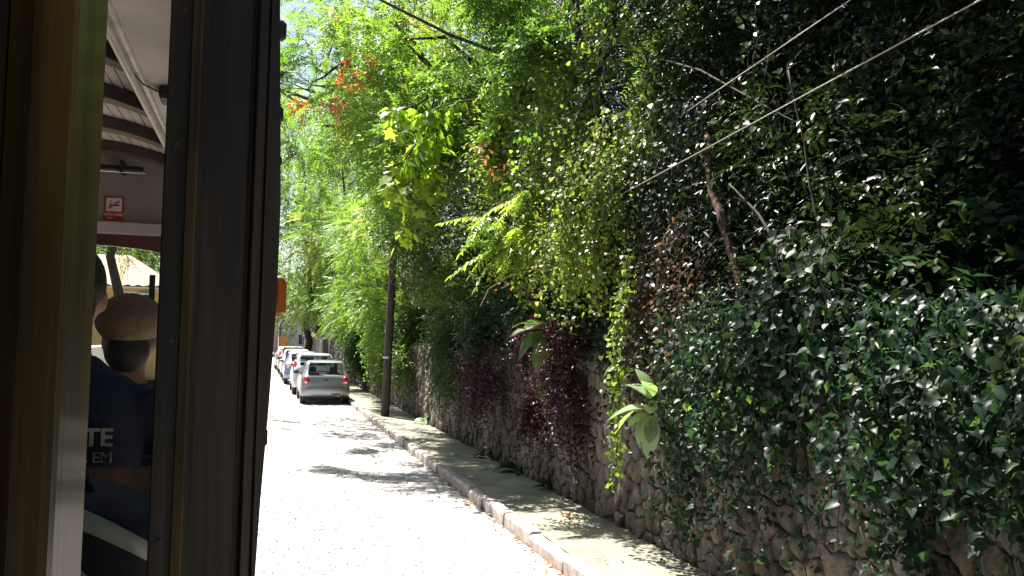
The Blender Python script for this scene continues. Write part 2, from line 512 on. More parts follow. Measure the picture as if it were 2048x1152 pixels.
rr = random.Random(9)
cells = voronoi(3.2, 62, 0.1, WTOP, 0.205, 0.175, rr)
sc_ = []
for i, p in enumerate(cells):
    P = np.array(p); c = P.mean(0)
    w = P[:, 0].max() - P[:, 0].min()
    sc_.append((w / c[0] ** 2 if c[1] < 1.75 and c[0] > 4.6 else 0, i))
sc_.sort(reverse=True)
single = set(i for _, i in sc_[:300])
rest = {k: ([], [], 0) for k in range(5)}
for i, p in enumerate(cells):
    g, f, c = stone_geo(p, rr)
    k = rr.randrange(5)
    if i in single:
        me = fastmesh('stone', g, f, STONES[k], smooth=True)
        link('stone', me, wall, (0, c[0], c[1]))
    else:
        vs, fs, nb = rest[k]
        vs.append(g + np.array([0, c[0], c[1]])); fs.append(f + nb)
        rest[k] = (vs, fs, nb + len(g))
for k in range(5):
    me = fastmesh('stones', np.concatenate(rest[k][0]), np.concatenate(rest[k][1]), STONES[k], smooth=True)
    tag(link('stones', me, wall), kind='stuff')

# hillside rising behind the wall
nx, ny = 26, 60
V = []
for i in range(ny + 1):
    for k in range(nx + 1):
        yy = -8 + 130 * i / ny; xx = WX + 0.5 + 45 * (k / nx) ** 1.4
        t = xx - WX - 0.5
        zz = WTOP - 0.1 + 15 * (1 - math.exp(-t / 15.5)) + (0.35 * math.sin(yy * .7 + xx) * math.sin(xx * .5 + yy * .23)) * min(1, t)
        V.append((xx, yy, zz))
F = [(i * (nx + 1) + k, i * (nx + 1) + k + 1, (i + 1) * (nx + 1) + k + 1, (i + 1) * (nx + 1) + k) for i in range(ny) for k in range(nx)]
tag(link('hillside', fastmesh('hillside', np.array(V), np.array(F), M['soil'], smooth=True)), 'steep wooded hillside behind the wall', 'hillside', kind='structure')


def hill_z(x):
    t = max(0, x - WX - 0.5)
    return WTOP - 0.1 + 15 * (1 - math.exp(-t / 15.5))


# ------------------------------------------------------------------ foliage generators
def norm(a): return a / np.maximum(1e-9, np.linalg.norm(a, axis=-1, keepdims=True))


KITE = (np.array([(0, 0, 0), (.42, .5, .05), (1, 0, -.06), (.42, -.5, .05)]), np.array([(0, 3, 2), (0, 2, 1)]))
OVAL = (np.array([(0, 0, 0), (.28, .42, .05), (.66, .38, .02), (1, 0, -.1), (.66, -.38, .02), (.28, -.42, .05), (.5, 0, -.03)]),
        np.array([(0, 6, 1), (1, 6, 2), (2, 6, 3), (3, 6, 4), (4, 6, 5), (5, 6, 0)]))
_lob = [(0, 0), (-.10, .30), (.16, .52), (.27, .36), (.52, .60), (.60, .27), (1, 0), (.60, -.27), (.52, -.60), (.27, -.36), (.16, -.52), (-.10, -.30)]
LOBED = (np.array([(.32, 0, -.03)] + [(u, v, .05 * abs(v) - .10 * u * u) for u, v in _lob]), np.array([(0, 1 + (k + 1) % 12, 1 + k) for k in range(12)]))
_hrt = [(0.06, 0), (-.06, .26), (.18, .46), (.5, .38), (1, 0), (.5, -.38), (.18, -.46), (-.06, -.26)]
HEART = (np.array([(.4, 0, -.04)] + [(u, v, .08 * abs(v) - .08 * u * u) for u, v in _hrt]), np.array([(0, 1 + (k + 1) % 8, 1 + k) for k in range(8)]))


def place_leaves(P, D, N, ln, wd, tmpl):
    T, tri = tmpl
    D = norm(D); N = norm(N - D * np.sum(N * D, 1, keepdims=True)); W = np.cross(N, D)
    n = len(P); k = len(T)
    V = (P[:, None] + D[:, None] * (T[None, :, :1] * ln[:, None, None]) + W[:, None] * (T[None, :, 1:2] * wd[:, None, None]) + N[:, None] * (T[None, :, 2:3] * ln[:, None, None]))
    F = (tri[None] + (np.arange(n) * k)[:, None, None]).reshape(-1, 3)
    return V.reshape(-1, 3), F


class Leaves:
    def __init__(s): s.V = []; s.F = []; s.A = []; s.n = 0

    def add(s, P, D, N, ln, wd, val, tmpl=KITE):
        V, F = place_leaves(P, D, N, ln, wd, tmpl)
        s.V.append(V); s.F.append(F + s.n); s.A.append(np.repeat(val, len(tmpl[0]))); s.n += len(V)

    def sprays(s, O, D, L, pairs=7, ln=.09, wd=.4, jit=.35, droop=.25, ang=60, tmpl=KITE, val=None, vj=.14, ldroop=.15, shrink=.4):
        """twigs with leaves set in pairs: O origins, D directions, L lengths; low jitter gives fern-like fronds"""
        n = len(O); D = norm(D)
        t = np.linspace(.1, 1, pairs)
        up = np.array([0, 0, 1.0])
        S = np.cross(D, up + rng.normal(0, .25, (n, 3))); S = norm(S); U = np.cross(S, D)
        P = O[:, None] + D[:, None] * (L[:, None] * t)[:, :, None] - up * (droop * L[:, None] * t ** 2)[:, :, None]
        tan = norm(D[:, None] - up * (2 * droop * t)[None, :, None])
        a = R(ang)
        if val is None: val = rng.uniform(.1, .9, n)
        for sd in (-1, 1):
            LD = tan * math.cos(a) + S[:, None] * (sd * math.sin(a)) + rng.normal(0, jit, (n, pairs, 3)) - up * ldroop
            LN = U[:, None] + rng.normal(0, jit, (n, pairs, 3)) + up * .3
            ll = ln * rng.uniform(.7, 1.25, (n, pairs)) * (1 - shrink * np.abs(t - .4))[None]
            vv = np.clip(val[:, None] + rng.normal(0, vj, (n, pairs)) * .6, 0, 1)
            s.add(P.reshape(-1, 3), LD.reshape(-1, 3), LN.reshape(-1, 3), ll.ravel(), ll.ravel() * wd, vv.ravel(), tmpl)

    def obj(s, name, mat, parent=None, kind=None):
        me = fastmesh(name, np.concatenate(s.V), np.concatenate(s.F), mat, np.concatenate(s.A))
        o = link(name, me, parent)
        if kind: o['kind'] = kind
        return o


_ph = rng.uniform(0, 6.28, (9,)); _kv = rng.normal(0, 1, (9, 3))


def clump(p, freq=1.0):
    v = 0
    for i in range(9):
        v = v + np.sin((p * freq) @ _kv[i] * (1.1 if i < 5 else 2.3) + _ph[i] * (1 + freq)) * (1 if i < 5 else .6)
    return v / 3.0


def blob_points(c, r, n, shell=.3, freq=1.0, gap=-0.15):
    """twig origins through an uneven ellipsoid, denser towards its skin, with gaps"""
    c = np.array(c); r = np.array(r) if hasattr(r, '__len__') else np.array([r] * 3)
    out = []; dirs = []; got = 0
    while got < n:
        d = norm(rng.normal(0, 1, (n * 2, 3)))
        rad = np.clip(1 - np.abs(rng.normal(0, shell, n * 2)), .15, 1.1)
        p = c + d * r * rad[:, None]
        q = clump(p, freq)
        lump = 1 + .18 * q[:, None]
        p = c + (p - c) * lump
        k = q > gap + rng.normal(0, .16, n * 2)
        out.append(p[k]); dirs.append(d[k]); got += k.sum()
    return np.concatenate(out)[:n], np.concatenate(dirs)[:n]


KIND = dict(
    feather=dict(pairs=13, ln=.072, wd=.36, jit=.10, droop=.24, ang=64, L=(.35, .6)),
    broad=dict(pairs=5, ln=.115, wd=.46, jit=.45, droop=.3, ang=55, L=(.3, .6)),
    small=dict(pairs=7, ln=.055, wd=.5, jit=.45, droop=.35, ang=60, L=(.25, .5)),
    lance=dict(pairs=6, ln=.13, wd=.28, jit=.3, droop=.4, ang=45, L=(.35, .65)),
)


def foliage(name, mat, parent, blobs, kind='broad', scale=1.0, out=.8, down=.2, gap=.12, freq=1.25, cut=None, vmean=None):
    k = dict(KIND[kind]); Lr = k.pop('L'); k['ln'] *= scale
    lv = Leaves()
    for c, r, n in blobs:
        O, D = blob_points(c, r, n, gap=gap, freq=freq)
        if cut is not None:
            m_ = cut(O); O, D = O[m_], D[m_]
        D = D * out + rng.normal(0, .55, D.shape) - np.array([0, 0, down])
        val = np.clip(.5 + .28 * clump(O, 1.7) + rng.normal(0, .18, len(O)), 0, 1) if vmean is None else np.clip(rng.normal(vmean, .2, len(O)), 0, 1)
        lv.sprays(O, D, rng.uniform(*Lr, len(O)) * scale ** .7, val=val, **k)
    return lv.obj(name, mat, parent)


def wander(a, b, n, amp, rr_):
    a, b = Vector(a), Vector(b)
    out_ = []
    for i in range(n + 1):
        t = i / n
        p = a.lerp(b, t)
        q = amp * math.sin(math.pi * t)
        out_.append(p + Vector((rr_.uniform(-q, q), rr_.uniform(-q, q), rr_.uniform(-q, q) * .6)))
    return out_


def tree(label, base, top, r0, blobs, kind, mat, group='trees on the slope above the wall', scale=1.0, bark='bark', seed=1, name='tree', limbs=True, cat='tree', lr=.45, **kw):
    rr_ = random.Random(seed)
    t = empty(name, base); tag(t, label, cat, group)
    t_inv = Vector(base)
    mb = MB()
    pts = wander((0, 0, -.3), Vector(top) - t_inv, 6, .12 * (Vector(top) - t_inv).length ** .5, rr_)
    mb.tube(pts, [r0 * (1.25 if i == 0 else 1 - .09 * i) for i in range(7)], 10)
    mb.build('trunk', M[bark], t, smooth=True)
    if limbs:
        for c, r, n in blobs:
            s = pts[rr_.choice((4, 5, 6))]
            e = Vector(c) - t_inv
            p = wander(s, e, 5, .10 * (e - s).length, rr_)
            mb = MB(); mb.tube(p, [r0 * lr * (1 - .14 * i) for i in range(6)], 7)
            rad = r if hasattr(r, '__len__') else (r, r, r)
            for q in range(4):
                s2 = p[rr_.choice((3, 4, 5))]
                e2 = e + Vector([rr_.uniform(-.85, .85) * k for k in rad])
                mb.tube(wander(s2, e2, 4, .12 * (e2 - s2).length, rr_), [r0 * lr * .35 * (1 - .18 * i) for i in range(5)], 5)
            mb.build('limb', M[bark], t, smooth=True)
    o = foliage('crown', M[mat], t, blobs, kind, scale, **kw)
    o.matrix_parent_inverse = Matrix.Translation(-t_inv)
    return t


def shrub(label, base, blobs, kind, mat, seed=1, name='shrub', cat='shrub', group=None, stems=5, stem_mat='twig', scale=1.0, **kw):
    rr_ = random.Random(seed)
    t = empty(name, base); tag(t, label, cat, group)
    b = Vector(base)
    for i in range(stems):
        c, r, n = blobs[i % len(blobs)]
        rad = r if hasattr(r, '__len__') else (r, r, r)
        e = Vector(c) - b + Vector([rr_.uniform(-.6, .6) * q for q in rad])
        mb = MB(); mb.tube(wander((rr_.uniform(-.05, .05), rr_.uniform(-.05, .05), -.05), e, 5, .12 * e.length, rr_), [.016, .014, .012, .01, .008, .005], 6)
        mb.build('stem', M[stem_mat], t, smooth=True)
    o = foliage('foliage', M[mat], t, blobs, kind, scale, **kw)
    o.matrix_parent_inverse = Matrix.Translation(-b)
    return t



# ------------------------------------------------------------------ far side and street end
M['plaster_y'] = pmat('plaster_ochre', (0.62, 0.42, 0.17), 0.85, noise=(2, 0.15))
M['plaster_w'] = pmat('plaster_white', (0.72, 0.70, 0.66), 0.85, noise=(2, 0.12))
M['plaster_p'] = pmat('plaster_pink', (0.58, 0.40, 0.34), 0.85, noise=(2, 0.12))
M['orange'] = pmat('orange_paint', (0.62, 0.25, 0.06), 0.7, noise=(3, 0.15))
M['rooftile'] = pmat('roof_tile', (0.42, 0.25, 0.18), 0.85, noise=(4, 0.3), bump=(20, 0.5, 0.02))
M['win'] = pmat('window_glass', (0.06, 0.07, 0.08), 0.12, spec=0.6)
M['frame_w'] = pmat('frame_white', (0.7, 0.7, 0.68), 0.6)

mb = MB(); mb.box(-6.0, -4.604, -12, 150, -0.3, 0.12)
tag(mb.build('pavement', M['pave'], bevel=.02), 'pavement on the far side of the road past the tram', 'pavement', kind='structure')


def corrugated_roof(mb, x0, x1, y0, y1, z0, ridge, n):
    """hipped-looking gable with rows of barrel tiles, ridge along y"""
    xm = (x0 + x1) / 2
    for (xa, xb) in ((x0, xm), (x1, xm)):
        vs = []
        for i in range(n * 4 + 1):
            yy = y0 + (y1 - y0) * i / (n * 4)
            dz = .05 * math.sin(i * math.pi / 2)
            vs += [(xa, yy, z0 + dz), (xb, yy, ridge + dz)]
        mb.add(vs, [(2 * i, 2 * i + 1, 2 * i + 3, 2 * i + 2) for i in range(n * 4)])


def house(name, label, x0, x1, y0, y1, h, ridge, wall_m, wins, hip=False):
    t = empty(name, ((x0 + x1) / 2, (y0 + y1) / 2, 0)); tag(t, label, 'house')
    ox, oy = -(x0 + x1) / 2, -(y0 + y1) / 2
    P = lambda mb, nm, mt, par=t, **k: mb.build(nm, mt, par, **k)
    xm = (x0 + x1) / 2
    mb = MB(); mb.prism([(x0 + ox, -.1), (x1 + ox, -.1), (x1 + ox, h), (x0 + ox, h)] if hip else [(x0 + ox, -.1), (x1 + ox, -.1), (x1 + ox, h), (xm + ox, ridge - .18), (x0 + ox, h)], 'y', y0 + oy, y1 + oy)
    P(mb, 'wall', wall_m)
    if hip:
        mb = MB(); e = .5; d = (y1 - y0) / 2; xa, xb, ya, yb = x0 - e + ox, x1 + e + ox, y0 - e + oy, y1 + e + oy
        ra_, rb_ = xa + (xb - xa) * .38, xb - (xb - xa) * .38; ym = (ya + yb) / 2; n_ = 64
        for (A, B, C, D_) in (((xa, ya), (xb, ya), (rb_, ym), (ra_, ym)), ((xb, yb), (xa, yb), (ra_, ym), (rb_, ym)), ((xb, ya), (xb, yb), (rb_, ym), (rb_, ym)), ((xa, yb), (xa, ya), (ra_, ym), (ra_, ym))):
            vs = []
            for i in range(n_ + 1):
                q = i / n_; dz = .035 * math.sin(i * math.pi / 2)
                vs += [(A[0] + (B[0] - A[0]) * q, A[1] + (B[1] - A[1]) * q, h - .08 + dz), (D_[0] + (C[0] - D_[0]) * q, D_[1] + (C[1] - D_[1]) * q, ridge + dz)]
            mb.add(vs, [(2 * i, 2 * i + 2, 2 * i + 3, 2 * i + 1) for i in range(n_)])
        rf = P(mb, 'roof', M['rooftile'], smooth=True, fix=False)
        mb = MB(); mb.box(xa + .06, xb - .06, ya + .06, yb - .06, h - .2, h - .14); P(mb, 'eaves', M['frame_w'], rf)
    else:
        mb = MB(); corrugated_roof(mb, x0 - .5 + ox, x1 + .5 + ox, y0 - .4 + oy, y1 + .4 + oy, h - .1, ridge + .08, int((y1 - y0) / .35))
        rf = P(mb, 'roof', M['rooftile'], smooth=True, fix=False)
        mb = MB(); mb.tube([(xm + ox, y0 - .4 + oy, ridge + .1), (xm + ox, y1 + .4 + oy, ridge + .1)], .11, 8)
        P(mb, 'ridge_tile', M['rooftile'], rf, smooth=True)
    for (face, a, b, z0, z1) in wins:
        mb = MB(); m2 = MB()
        if face == 'front':
            mb.box(a + ox, b + ox, y0 - .05 + oy, y0 + .05 + oy, z0, z1)
            m2.box(a + .07 + ox, (a + b) / 2 - .03 + ox, y0 - .058 + oy, y0 - .04 + oy, z0 + .07, z1 - .07)
            m2.box((a + b) / 2 + .03 + ox, b - .07 + ox, y0 - .058 + oy, y0 - .04 + oy, z0 + .07, z1 - .07)
        else:
            mb.box(x1 - .05 + ox, x1 + .05 + ox, a + oy, b + oy, z0, z1)
            m2.box(x1 + .04 + ox, x1 + .058 + ox, a + .07 + oy, b - .07 + oy, z0 + .07, z1 - .07)
        w = P(mb, 'window', M['frame_w']); P(m2, 'pane', M['win'], w)
    return t


hs = house('house', 'ochre house with pale tiled roof seen through the tram front window', -10.5, -4.3, 44.5, 54, 4.5, 6.2, M['plaster_y'],
           [('front', -6.2, -5.6, 3.2, 4.15), ('front', -8.4, -7.5, 3.0, 4.1), ('front', -6.9, -6.0, 1.0, 2.2), ('side', 46, 47.2, 3.0, 4.1), ('side', 50, 51.2, 3.0, 4.1), ('side', 46, 47.2, 1.0, 2.2)], hip=True)
mb = MB(); mb.box(-.35, .35, -.15, .15, -.25, .25); ac = mb.build('air_conditioner', M['frame_w'], bevel=.03, loc=(-5.15, 44.34, 3.85))
tag(ac, 'white air conditioner unit fixed high on the ochre house front', 'air conditioner')
mb = MB(); mb.tube([(0, 0.001 * k - .16, 0) for k in (0, 8)], .17, 16); mb.build('fan_grille', M['darkmetal'], ac)

h2 = house('house', 'pale pink house closing the far end of the street', -4.0, 1.85, 96, 106, 5.2, 7.4, M['plaster_p'],
           [('front', -2.4, -1.4, 3.0, 4.3), ('front', .1, 1.1, 3.0, 4.3), ('front', -2.4, -1.4, .9, 2.0)])
h3 = house('house', 'small white house beside the pink one at the street end', 2.1, 6.6, 97, 105, 3.6, 5.2, M['plaster_w'],
           [('front', 3.9, 4.9, 1.2, 2.4), ('front', 5.3, 6.1, 1.2, 2.4)])
mb = MB(); mb.box(-.45, .45, -.12, .12, 0, 2.1); gt = mb.build('gate', M['orange'], bevel=.02, loc=(2.4, 95, 0))
tag(gt, 'orange panel gate at the far end of the street behind the parked cars', 'gate')
for i in range(3):
    mb = MB(); mb.box(-.42 + i * .29, -.18 + i * .29, -.145, -.122, .15, 2.0); mb.build('panel', M['orange'], gt)

lw = MB(); lw.box(-6.4, -6.0, -12, 43, -.1, 1.7)
tag(lw.build('boundary_wall', M['plaster_w'], bevel=.03), 'low plastered boundary wall on the far side of the road', 'wall')

# utility pole, sign post
pl = empty('utility_pole', (3.37, 24.46, .1)); tag(pl, 'leaning dark utility pole rising from the pavement into the foliage', 'utility pole')
mb = MB(); mb.tube([(0, 0, -.1), (.05, 0, 2.2), (.12, 0, 5.0), (.2, 0, 8.6)], [.118, .112, .105, .09], 14); mb.build('shaft', M['polewood'], pl, smooth=True)
mb = MB(); mb.box(-.75, 1.1, -.05, .05, 7.9, 8.02); mb.build('crossarm', M['polewood'], pl, bevel=.01)
for xx in (-.65, -.25, .6, 1.0):
    mb = MB(); mb.tube([(xx, 0, 8.02), (xx, 0, 8.08), (xx, 0, 8.12), (xx, 0, 8.2)], [.02, .045, .03, .02], 10); mb.build('insulator', M['frame_w'], pl, smooth=True)
mb = MB(); mb.tube([(0.02, 0, 1.6), (.021, 0, 1.66)], .118, 14, cap=False); mb.build('band', M['steel'], pl, smooth=True)

sp = empty('sign_post', (3.38, 45.5, .1)); tag(sp, 'thin pale sign post with a small plate behind the parked cars', 'sign post')
mb = MB(); mb.tube([(0, 0, -.05), (0, 0, 2.35)], .032, 10); mb.build('post', M['steel'], sp, smooth=True)
mb = MB(); mb.box(-.26, .02, -.045, -.035, 2.0, 2.4); mb.build('plate', M['steel'], sp)


def cable(label, pts, r):
    """twisted wire rope"""
    pts = [Vector(p) for p in pts]
    o = empty('cable', pts[0]); tag(o, label, 'cable', 'steel guy cables')
    for s in range(3):
        mb = MB(); path = []
        n = 420
        for i in range(n + 1):
            t = i / n * (len(pts) - 1); k = min(int(t), len(pts) - 2)
            p = pts[k].lerp(pts[k + 1], t - k) - pts[0]
            d = (pts[k + 1] - pts[k]).normalized(); a = d.cross(Vector((0, 0, 1))).normalized(); b = d.cross(a)
            th = i * .95 + s * 2.094
            path.append(p + (a * math.cos(th) + b * math.sin(th)) * r * .55)
        mb.tube(path, r * .62, 5); mb.build('strand', M['cable'], o, smooth=True)
    return o


cable('pale steel cable crossing the dark foliage, lower of two', [(3.93, 11.3, 3.84), (4.068, 9.6, 4.05), (4.067, 7.0, 4.212), (4.409, 4.6, 4.557), (5.0, 1.2, 5.05)], .0058)
cable('thin steel cable higher in the dark foliage, upper of two', [(4.16, 8.2, 4.69), (4.247, 5.7, 4.943), (4.36, 3.0, 5.22)], .0048)

# ------------------------------------------------------------------ open-sided tram the photograph is taken from
M['varnish'] = woodmat('varnished_wood', (0.024, 0.0155, 0.003), (0.060, 0.039, 0.0075), 0.6, 0.14, 0.12, 1.0, 14)
M['darkwood'] = woodmat('dark_wood', (0.010, 0.0072, 0.005), (0.030, 0.022, 0.015), 0.5, 0.12, 0.25, 0.5, 16)
M['brownwood'] = woodmat('brown_wood', (0.07, 0.03, 0.015), (0.12, 0.055, 0.025), 0.45, 0.3, 0.25, 0.4, 12)
M['stripwood'] = woodmat('strip_wood', (0.055, 0.035, 0.014), (0.10, 0.065, 0.025), 0.45, 0.2, 0.2, 0.4, 16)
M['varnish'].node_tree.nodes['Principled BSDF'].inputs['Specular IOR Level'].default_value = .15
M['ceil'] = pmat('ceiling_paint', (0.50, 0.465, 0.455), 0.6, noise=(3.5, 0.16), bump=(30, .15, .003))
M['rib'] = pmat('rib_paint', (0.055, 0.042, 0.038), 0.55, noise=(9, .3))
M['bulk'] = pmat('bulkhead_paint', (0.30, 0.265, 0.26), 0.6, noise=(4, 0.12))
M['ledge'] = pmat('ledge_paint', (0.52, 0.47, 0.46), 0.5, noise=(6, 0.12))
M['maroon'] = pmat('maroon_paint', (0.10, 0.032, 0.028), 0.5, noise=(6, 0.2))
M['alu'] = pmat('aluminium', (0.55, 0.52, 0.5), 0.4, metal=0.6, noise=(12, .2))
M['signred'] = pmat('sign_red', (0.50, 0.02, 0.05), 0.5)
M['signwhite'] = pmat('sign_white', (0.78, 0.74, 0.72), 0.5)
M['signblack'] = pmat('sign_black', (0.03, 0.02, 0.02), 0.5)
M['amber'] = leafmat('amber_lens', [(0, (0.75, 0.20, 0.01)), (1, (0.8, 0.24, 0.02))], 0.6, (1.1, .9, .5), .15, 1.3)
M['amber_dark'] = pmat('lamp_housing', (0.30, 0.11, 0.02), 0.3)
M['pane'] = glassmat('tram_pane', (0.93, 0.95, 0.95), 0.93)
M['canvas'] = pmat('canvas', (0.035, 0.02, 0.045), 0.85, noise=(12, .3))
M['body_blue'] = pmat('bracket_blue', (0.015, 0.02, 0.035), 0.5)

FLOOR, SEAT = 1.1, 1.55
tram = empty('tram', (0, 0, 0)); tag(tram, 'open-sided wooden tram seen from inside, dark posts and slatted grey ceiling', 'tram')
XL = -2.25
# floor, running board, lower side
mb = MB(); mb.box(XL, -0.12, -3.0, 7.4, FLOOR - .08, FLOOR); mb.build('floor', M['brownwood'], tram)
mb = MB(); mb.box(XL, -0.14, -3.0, 7.9, .35, FLOOR - .085); mb.build('chassis', M['darkmetal'], tram)


def post(y0, dep, x0, x1, mat, name='post'):
    mb = MB()
    w = x1 - x0
    prof = [(x0, y0), (x0 + w * .22, y0), (x0 + w * .22, y0 + .006), (x0 + w * .27, y0 + .006), (x0 + w * .27, y0 - .005), (x0 + w * .36, y0 - .005), (x0 + w * .36, y0 + .004),
            (x0 + w * .78, y0 + .004), (x0 + w * .80, y0 + .011), (x0 + w * .83, y0 + .011), (x0 + w * .85, y0 + .004), (x0 + w * .95, y0 + .008), (x1, y0 + .02), (x1, y0 + dep), (x0, y0 + dep)]
    mb.prism(prof, 'z', FLOOR - .3, 3.4)
    return mb.build(name, mat, tram, bevel=.0015)


# the post straight ahead, its paler edge strip, the curtain guide on its outer side
pm = post(1.1, .10, -0.115, 0.004, M['darkwood'])
mb = MB(); mb.prism([(-.089, 1.0935), (-.0795, 1.0925), (-.0775, 1.0945), (-.0775, 1.098), (-.089, 1.098)], 'z', FLOOR - .25, 3.39); mb.build('edge_strip', M['stripwood'], pm)
g = [(2.0, .004), (2.1, .0075), (2.22, .0135), (2.34, .018), (2.46, .0185), (2.7, .0095), (2.9, .006), (3.38, .005)]
mb = MB()
mb.prism([(0.0, FLOOR - .2)] + [(.003, FLOOR - .2)] + [(x, z) for z, x in g] + [(0.0, 3.38)], 'y', 1.105, 1.165)
mb.build('curtain_guide', M['darkwood'], pm)
for k, z in enumerate((2.06, 2.29, 2.52, 2.68)):
    mb = MB(); mb.tube([(-.102 + .003 * (k % 2), 1.1, z), (-.102 + .003 * (k % 2), 1.0965, z)], .0028, 12); mb.build('screw', M['rib'], pm, smooth=False)
mb = MB(); mb.prism([(-.022, 1.1035), (-.0212, 1.1025), (-.0204, 1.1035)], 'z', FLOOR - .2, 2.3); mb.build('groove_highlight', M['stripwood'], pm)  # paler strip painted in for the highlight along the groove edge
for yy in (1.98, 2.86, 3.74, 4.62, 5.5, 6.38):
    p = post(yy, .10, -0.11, 0.0, M['darkwood'])
    for z in ((2.98, .022), (2.79, .019), (2.685, .015), (2.16, .018), (2.075, .022)) if yy < 2.5 else ((2.6, .02),):
        mb = MB(); mb.box(-.002, .033 if z[0] > 2.5 else .024, yy + .03, yy + .06, z[0] - z[1], z[0] + z[1]); mb.build('bracket', M['body_blue'], p, bevel=.008)
# the varnished post close by
mb = MB()
mb.prism([(-.30, .425), (-.110, .425), (-.1075, .4175), (-.098, .4155), (-.092, .4165), (-.087, .420), (-.0845, .426), (-.0838, .434), (-.0838, .503), (-.30, .503)], 'z', FLOOR - .3, 3.4)
pn = mb.build('post', M['varnish'], tram)
pn['label'] = 'glossy yellow varnished post closest to the viewer'
mb = MB(); mb.prism([(-.32, .405), (-.122, .405), (-.1165, .402), (-.110, .4025), (-.1085, .406), (-.1085, .424), (-.32, .424)], 'z', FLOOR - .25, 3.39)
mb.build('moulding', M['darkwood'], pn)
# far-side posts
for yy in (-1.5, -.6, .3, 1.1, 1.98, 2.86, 3.74, 4.62, 5.5, 6.38):
    post(yy, .10, XL, XL + .11, M['darkwood'])
# roof: arched outer shell, smooth side ceilings, planked middle with ribs
XR = -0.55                         # inner rail
XM = (XL + 0.0) / 2
XRL = XL - XR


def arch(x): return 3.66 - .10 * ((x - XM) / (XM - XR)) ** 2 if True else 0


mb = MB(); pts = []
for k in range(13):
    x = XL - .02 + (0.0 - XL + .02) * k / 12
    pts.append((x, 3.80 - .30 * ((x - XM) / 1.13) ** 2))
mb.prism(pts + [(x, z - .055) for x, z in pts[::-1]], 'y', -3.0, 7.4)
mb.build('roof', M['bulk'], tram)
for sx in (0, 1):
    xa, xb = (XR + .035, -.005) if sx == 0 else (XL + .005, XL - XR - .035)
    mb = MB(); mb.box(xa, xb, -3.0, 7.0, 3.395, 3.432); mb.build('side_ceiling', M['ceil'], tram)
    mb = MB(); x = XR if sx == 0 else XL - XR
    mb.box(x - .035, x + .035, -3.0, 7.0, 3.375, 3.437); rl = mb.build('ceiling_rail', M['alu'], tram, bevel=.006)
    mb = MB(); mb.tube([(x, -3, 3.362), (x, 6.98, 3.362)], .011, 8); mb.build('grab_rail', M['alu'], rl, smooth=True)
# planks
xs = np.linspace(XL - XR + .04, XR - .04, 19)
for k in range(18):
    a, b = xs[k], xs[k + 1]
    za, zb = 3.60 - .12 * ((a - XM) / .58) ** 2, 3.60 - .12 * ((b - XM) / .58) ** 2
    mb = MB(); mb.add([(a + .004, -3, za), (b - .004, -3, zb), (b - .004, 7, zb), (a + .004, 7, za), (a + .004, -3, za + .02), (b - .004, -3, zb + .02), (b - .004, 7, zb + .02), (a + .004, 7, za + .02)],
                      [(0, 1, 2, 3), (7, 6, 5, 4), (0, 4, 5, 1), (1, 5, 6, 2), (2, 6, 7, 3), (3, 7, 4, 0)])
    mb.build('plank', M['ceil'], tram)
for yy in (-2.2, -1.2, -.2, .8, 1.6, 2.4, 3.2, 4.0, 4.85, 5.7, 6.5):
    mb = MB(); top = []; bot = []
    for k in range(13):
        x = XL - XR + .036 + (XR - .036 - (XL - XR + .036)) * k / 12
        z = 3.60 - .12 * ((x - XM) / .58) ** 2
        top.append((x, z - .002)); bot.append((x, z - .075))
    mb.prism(bot + top[::-1], 'y', yy, yy + .15); mb.build('ceiling_rib', M['rib'], tram, bevel=.006)
# small lamp box with its wire, rolled canvas above the posts
mb = MB(); mb.box(-.47, -.36, 4.15, 4.3, 3.335, 3.394); lb = mb.build('lamp_box', M['darkmetal'], tram, bevel=.01)
mb = MB(); mb.tube([(XR, 3.9, 3.372), (-.52, 4.05, 3.36), (-.46, 4.2, 3.365)], .004, 6); mb.build('wire', M['black'], lb)
mb = MB()
for k in range(9):
    yy = 1.3 + k * .3
    mb.box(-.16, -.115, yy, yy + .24, 3.16 + .02 * (k % 2), 3.39)
mb.build('curtain', M['canvas'], tram, bevel=.008)
# front bulkhead at y = 7
BY = 7.0
WXA, WXB, WZ0, WZ1 = -1.98, -.62, 1.95, 2.945      # window opening
mb = MB(); mb.box(XL, -.005, BY, BY + .06, 3.09, 3.60); bk = mb.build('bulkhead', M['bulk'], tram)
mb = MB(); mb.box(XL, -.005, BY - .05, BY + .058, 3.005, 3.088); mb.build('ledge', M['ledge'], bk, bevel=.008)
mb = MB(); mb.box(XL, -.005, BY - .066, BY - .051, 3.072, 3.089); mb.build('ledge_lip', M['ledge'], bk, bevel=.003)
# header with an arched lower edge
n = 16; low = []
for k in range(n + 1):
    x = WXA + (WXB - WXA) * k / n; u = (x - (WXA + WXB) / 2) / ((WXB - WXA) / 2)
    low.append((x, WZ1 - .02 - .05 * abs(u) ** 2 - .13 * max(0, abs(u) - .86) / .14))
mb = MB(); mb.prism([(XL, 3.003), (XL, 2.7), (WXA, 2.7)] + low + [(WXB, 2.7), (-.005, 2.7), (-.005, 3.003)], 'y', BY, BY + .05); mb.build('window_header', M['maroon'], bk)
for a, b in ((XL, WXA), (WXB, -.005)):
    mb = MB(); mb.box(a, b, BY, BY + .05, WZ0, 2.698); mb.build('jamb', M['maroon'], bk)
mb = MB(); mb.box(XL, -.005, BY, BY + .06, FLOOR, WZ0 - .002); mb.build('lower_panel', M['brownwood'], bk)
wf = MB(); wf.box(WXA - .02, WXB + .02, BY + .052, BY + .062, WZ0, WZ1 + .01); wf.build('window_pane', M['pane'], bk)
for x, w in ((-.775, .02), (-1.86, .02)):
    mb = MB(); mb.box(x - w, x + w, BY - .03, BY - .004, 2.15, 2.72); mb.build('window_stay', M['darkmetal'], bk, bevel=.004)
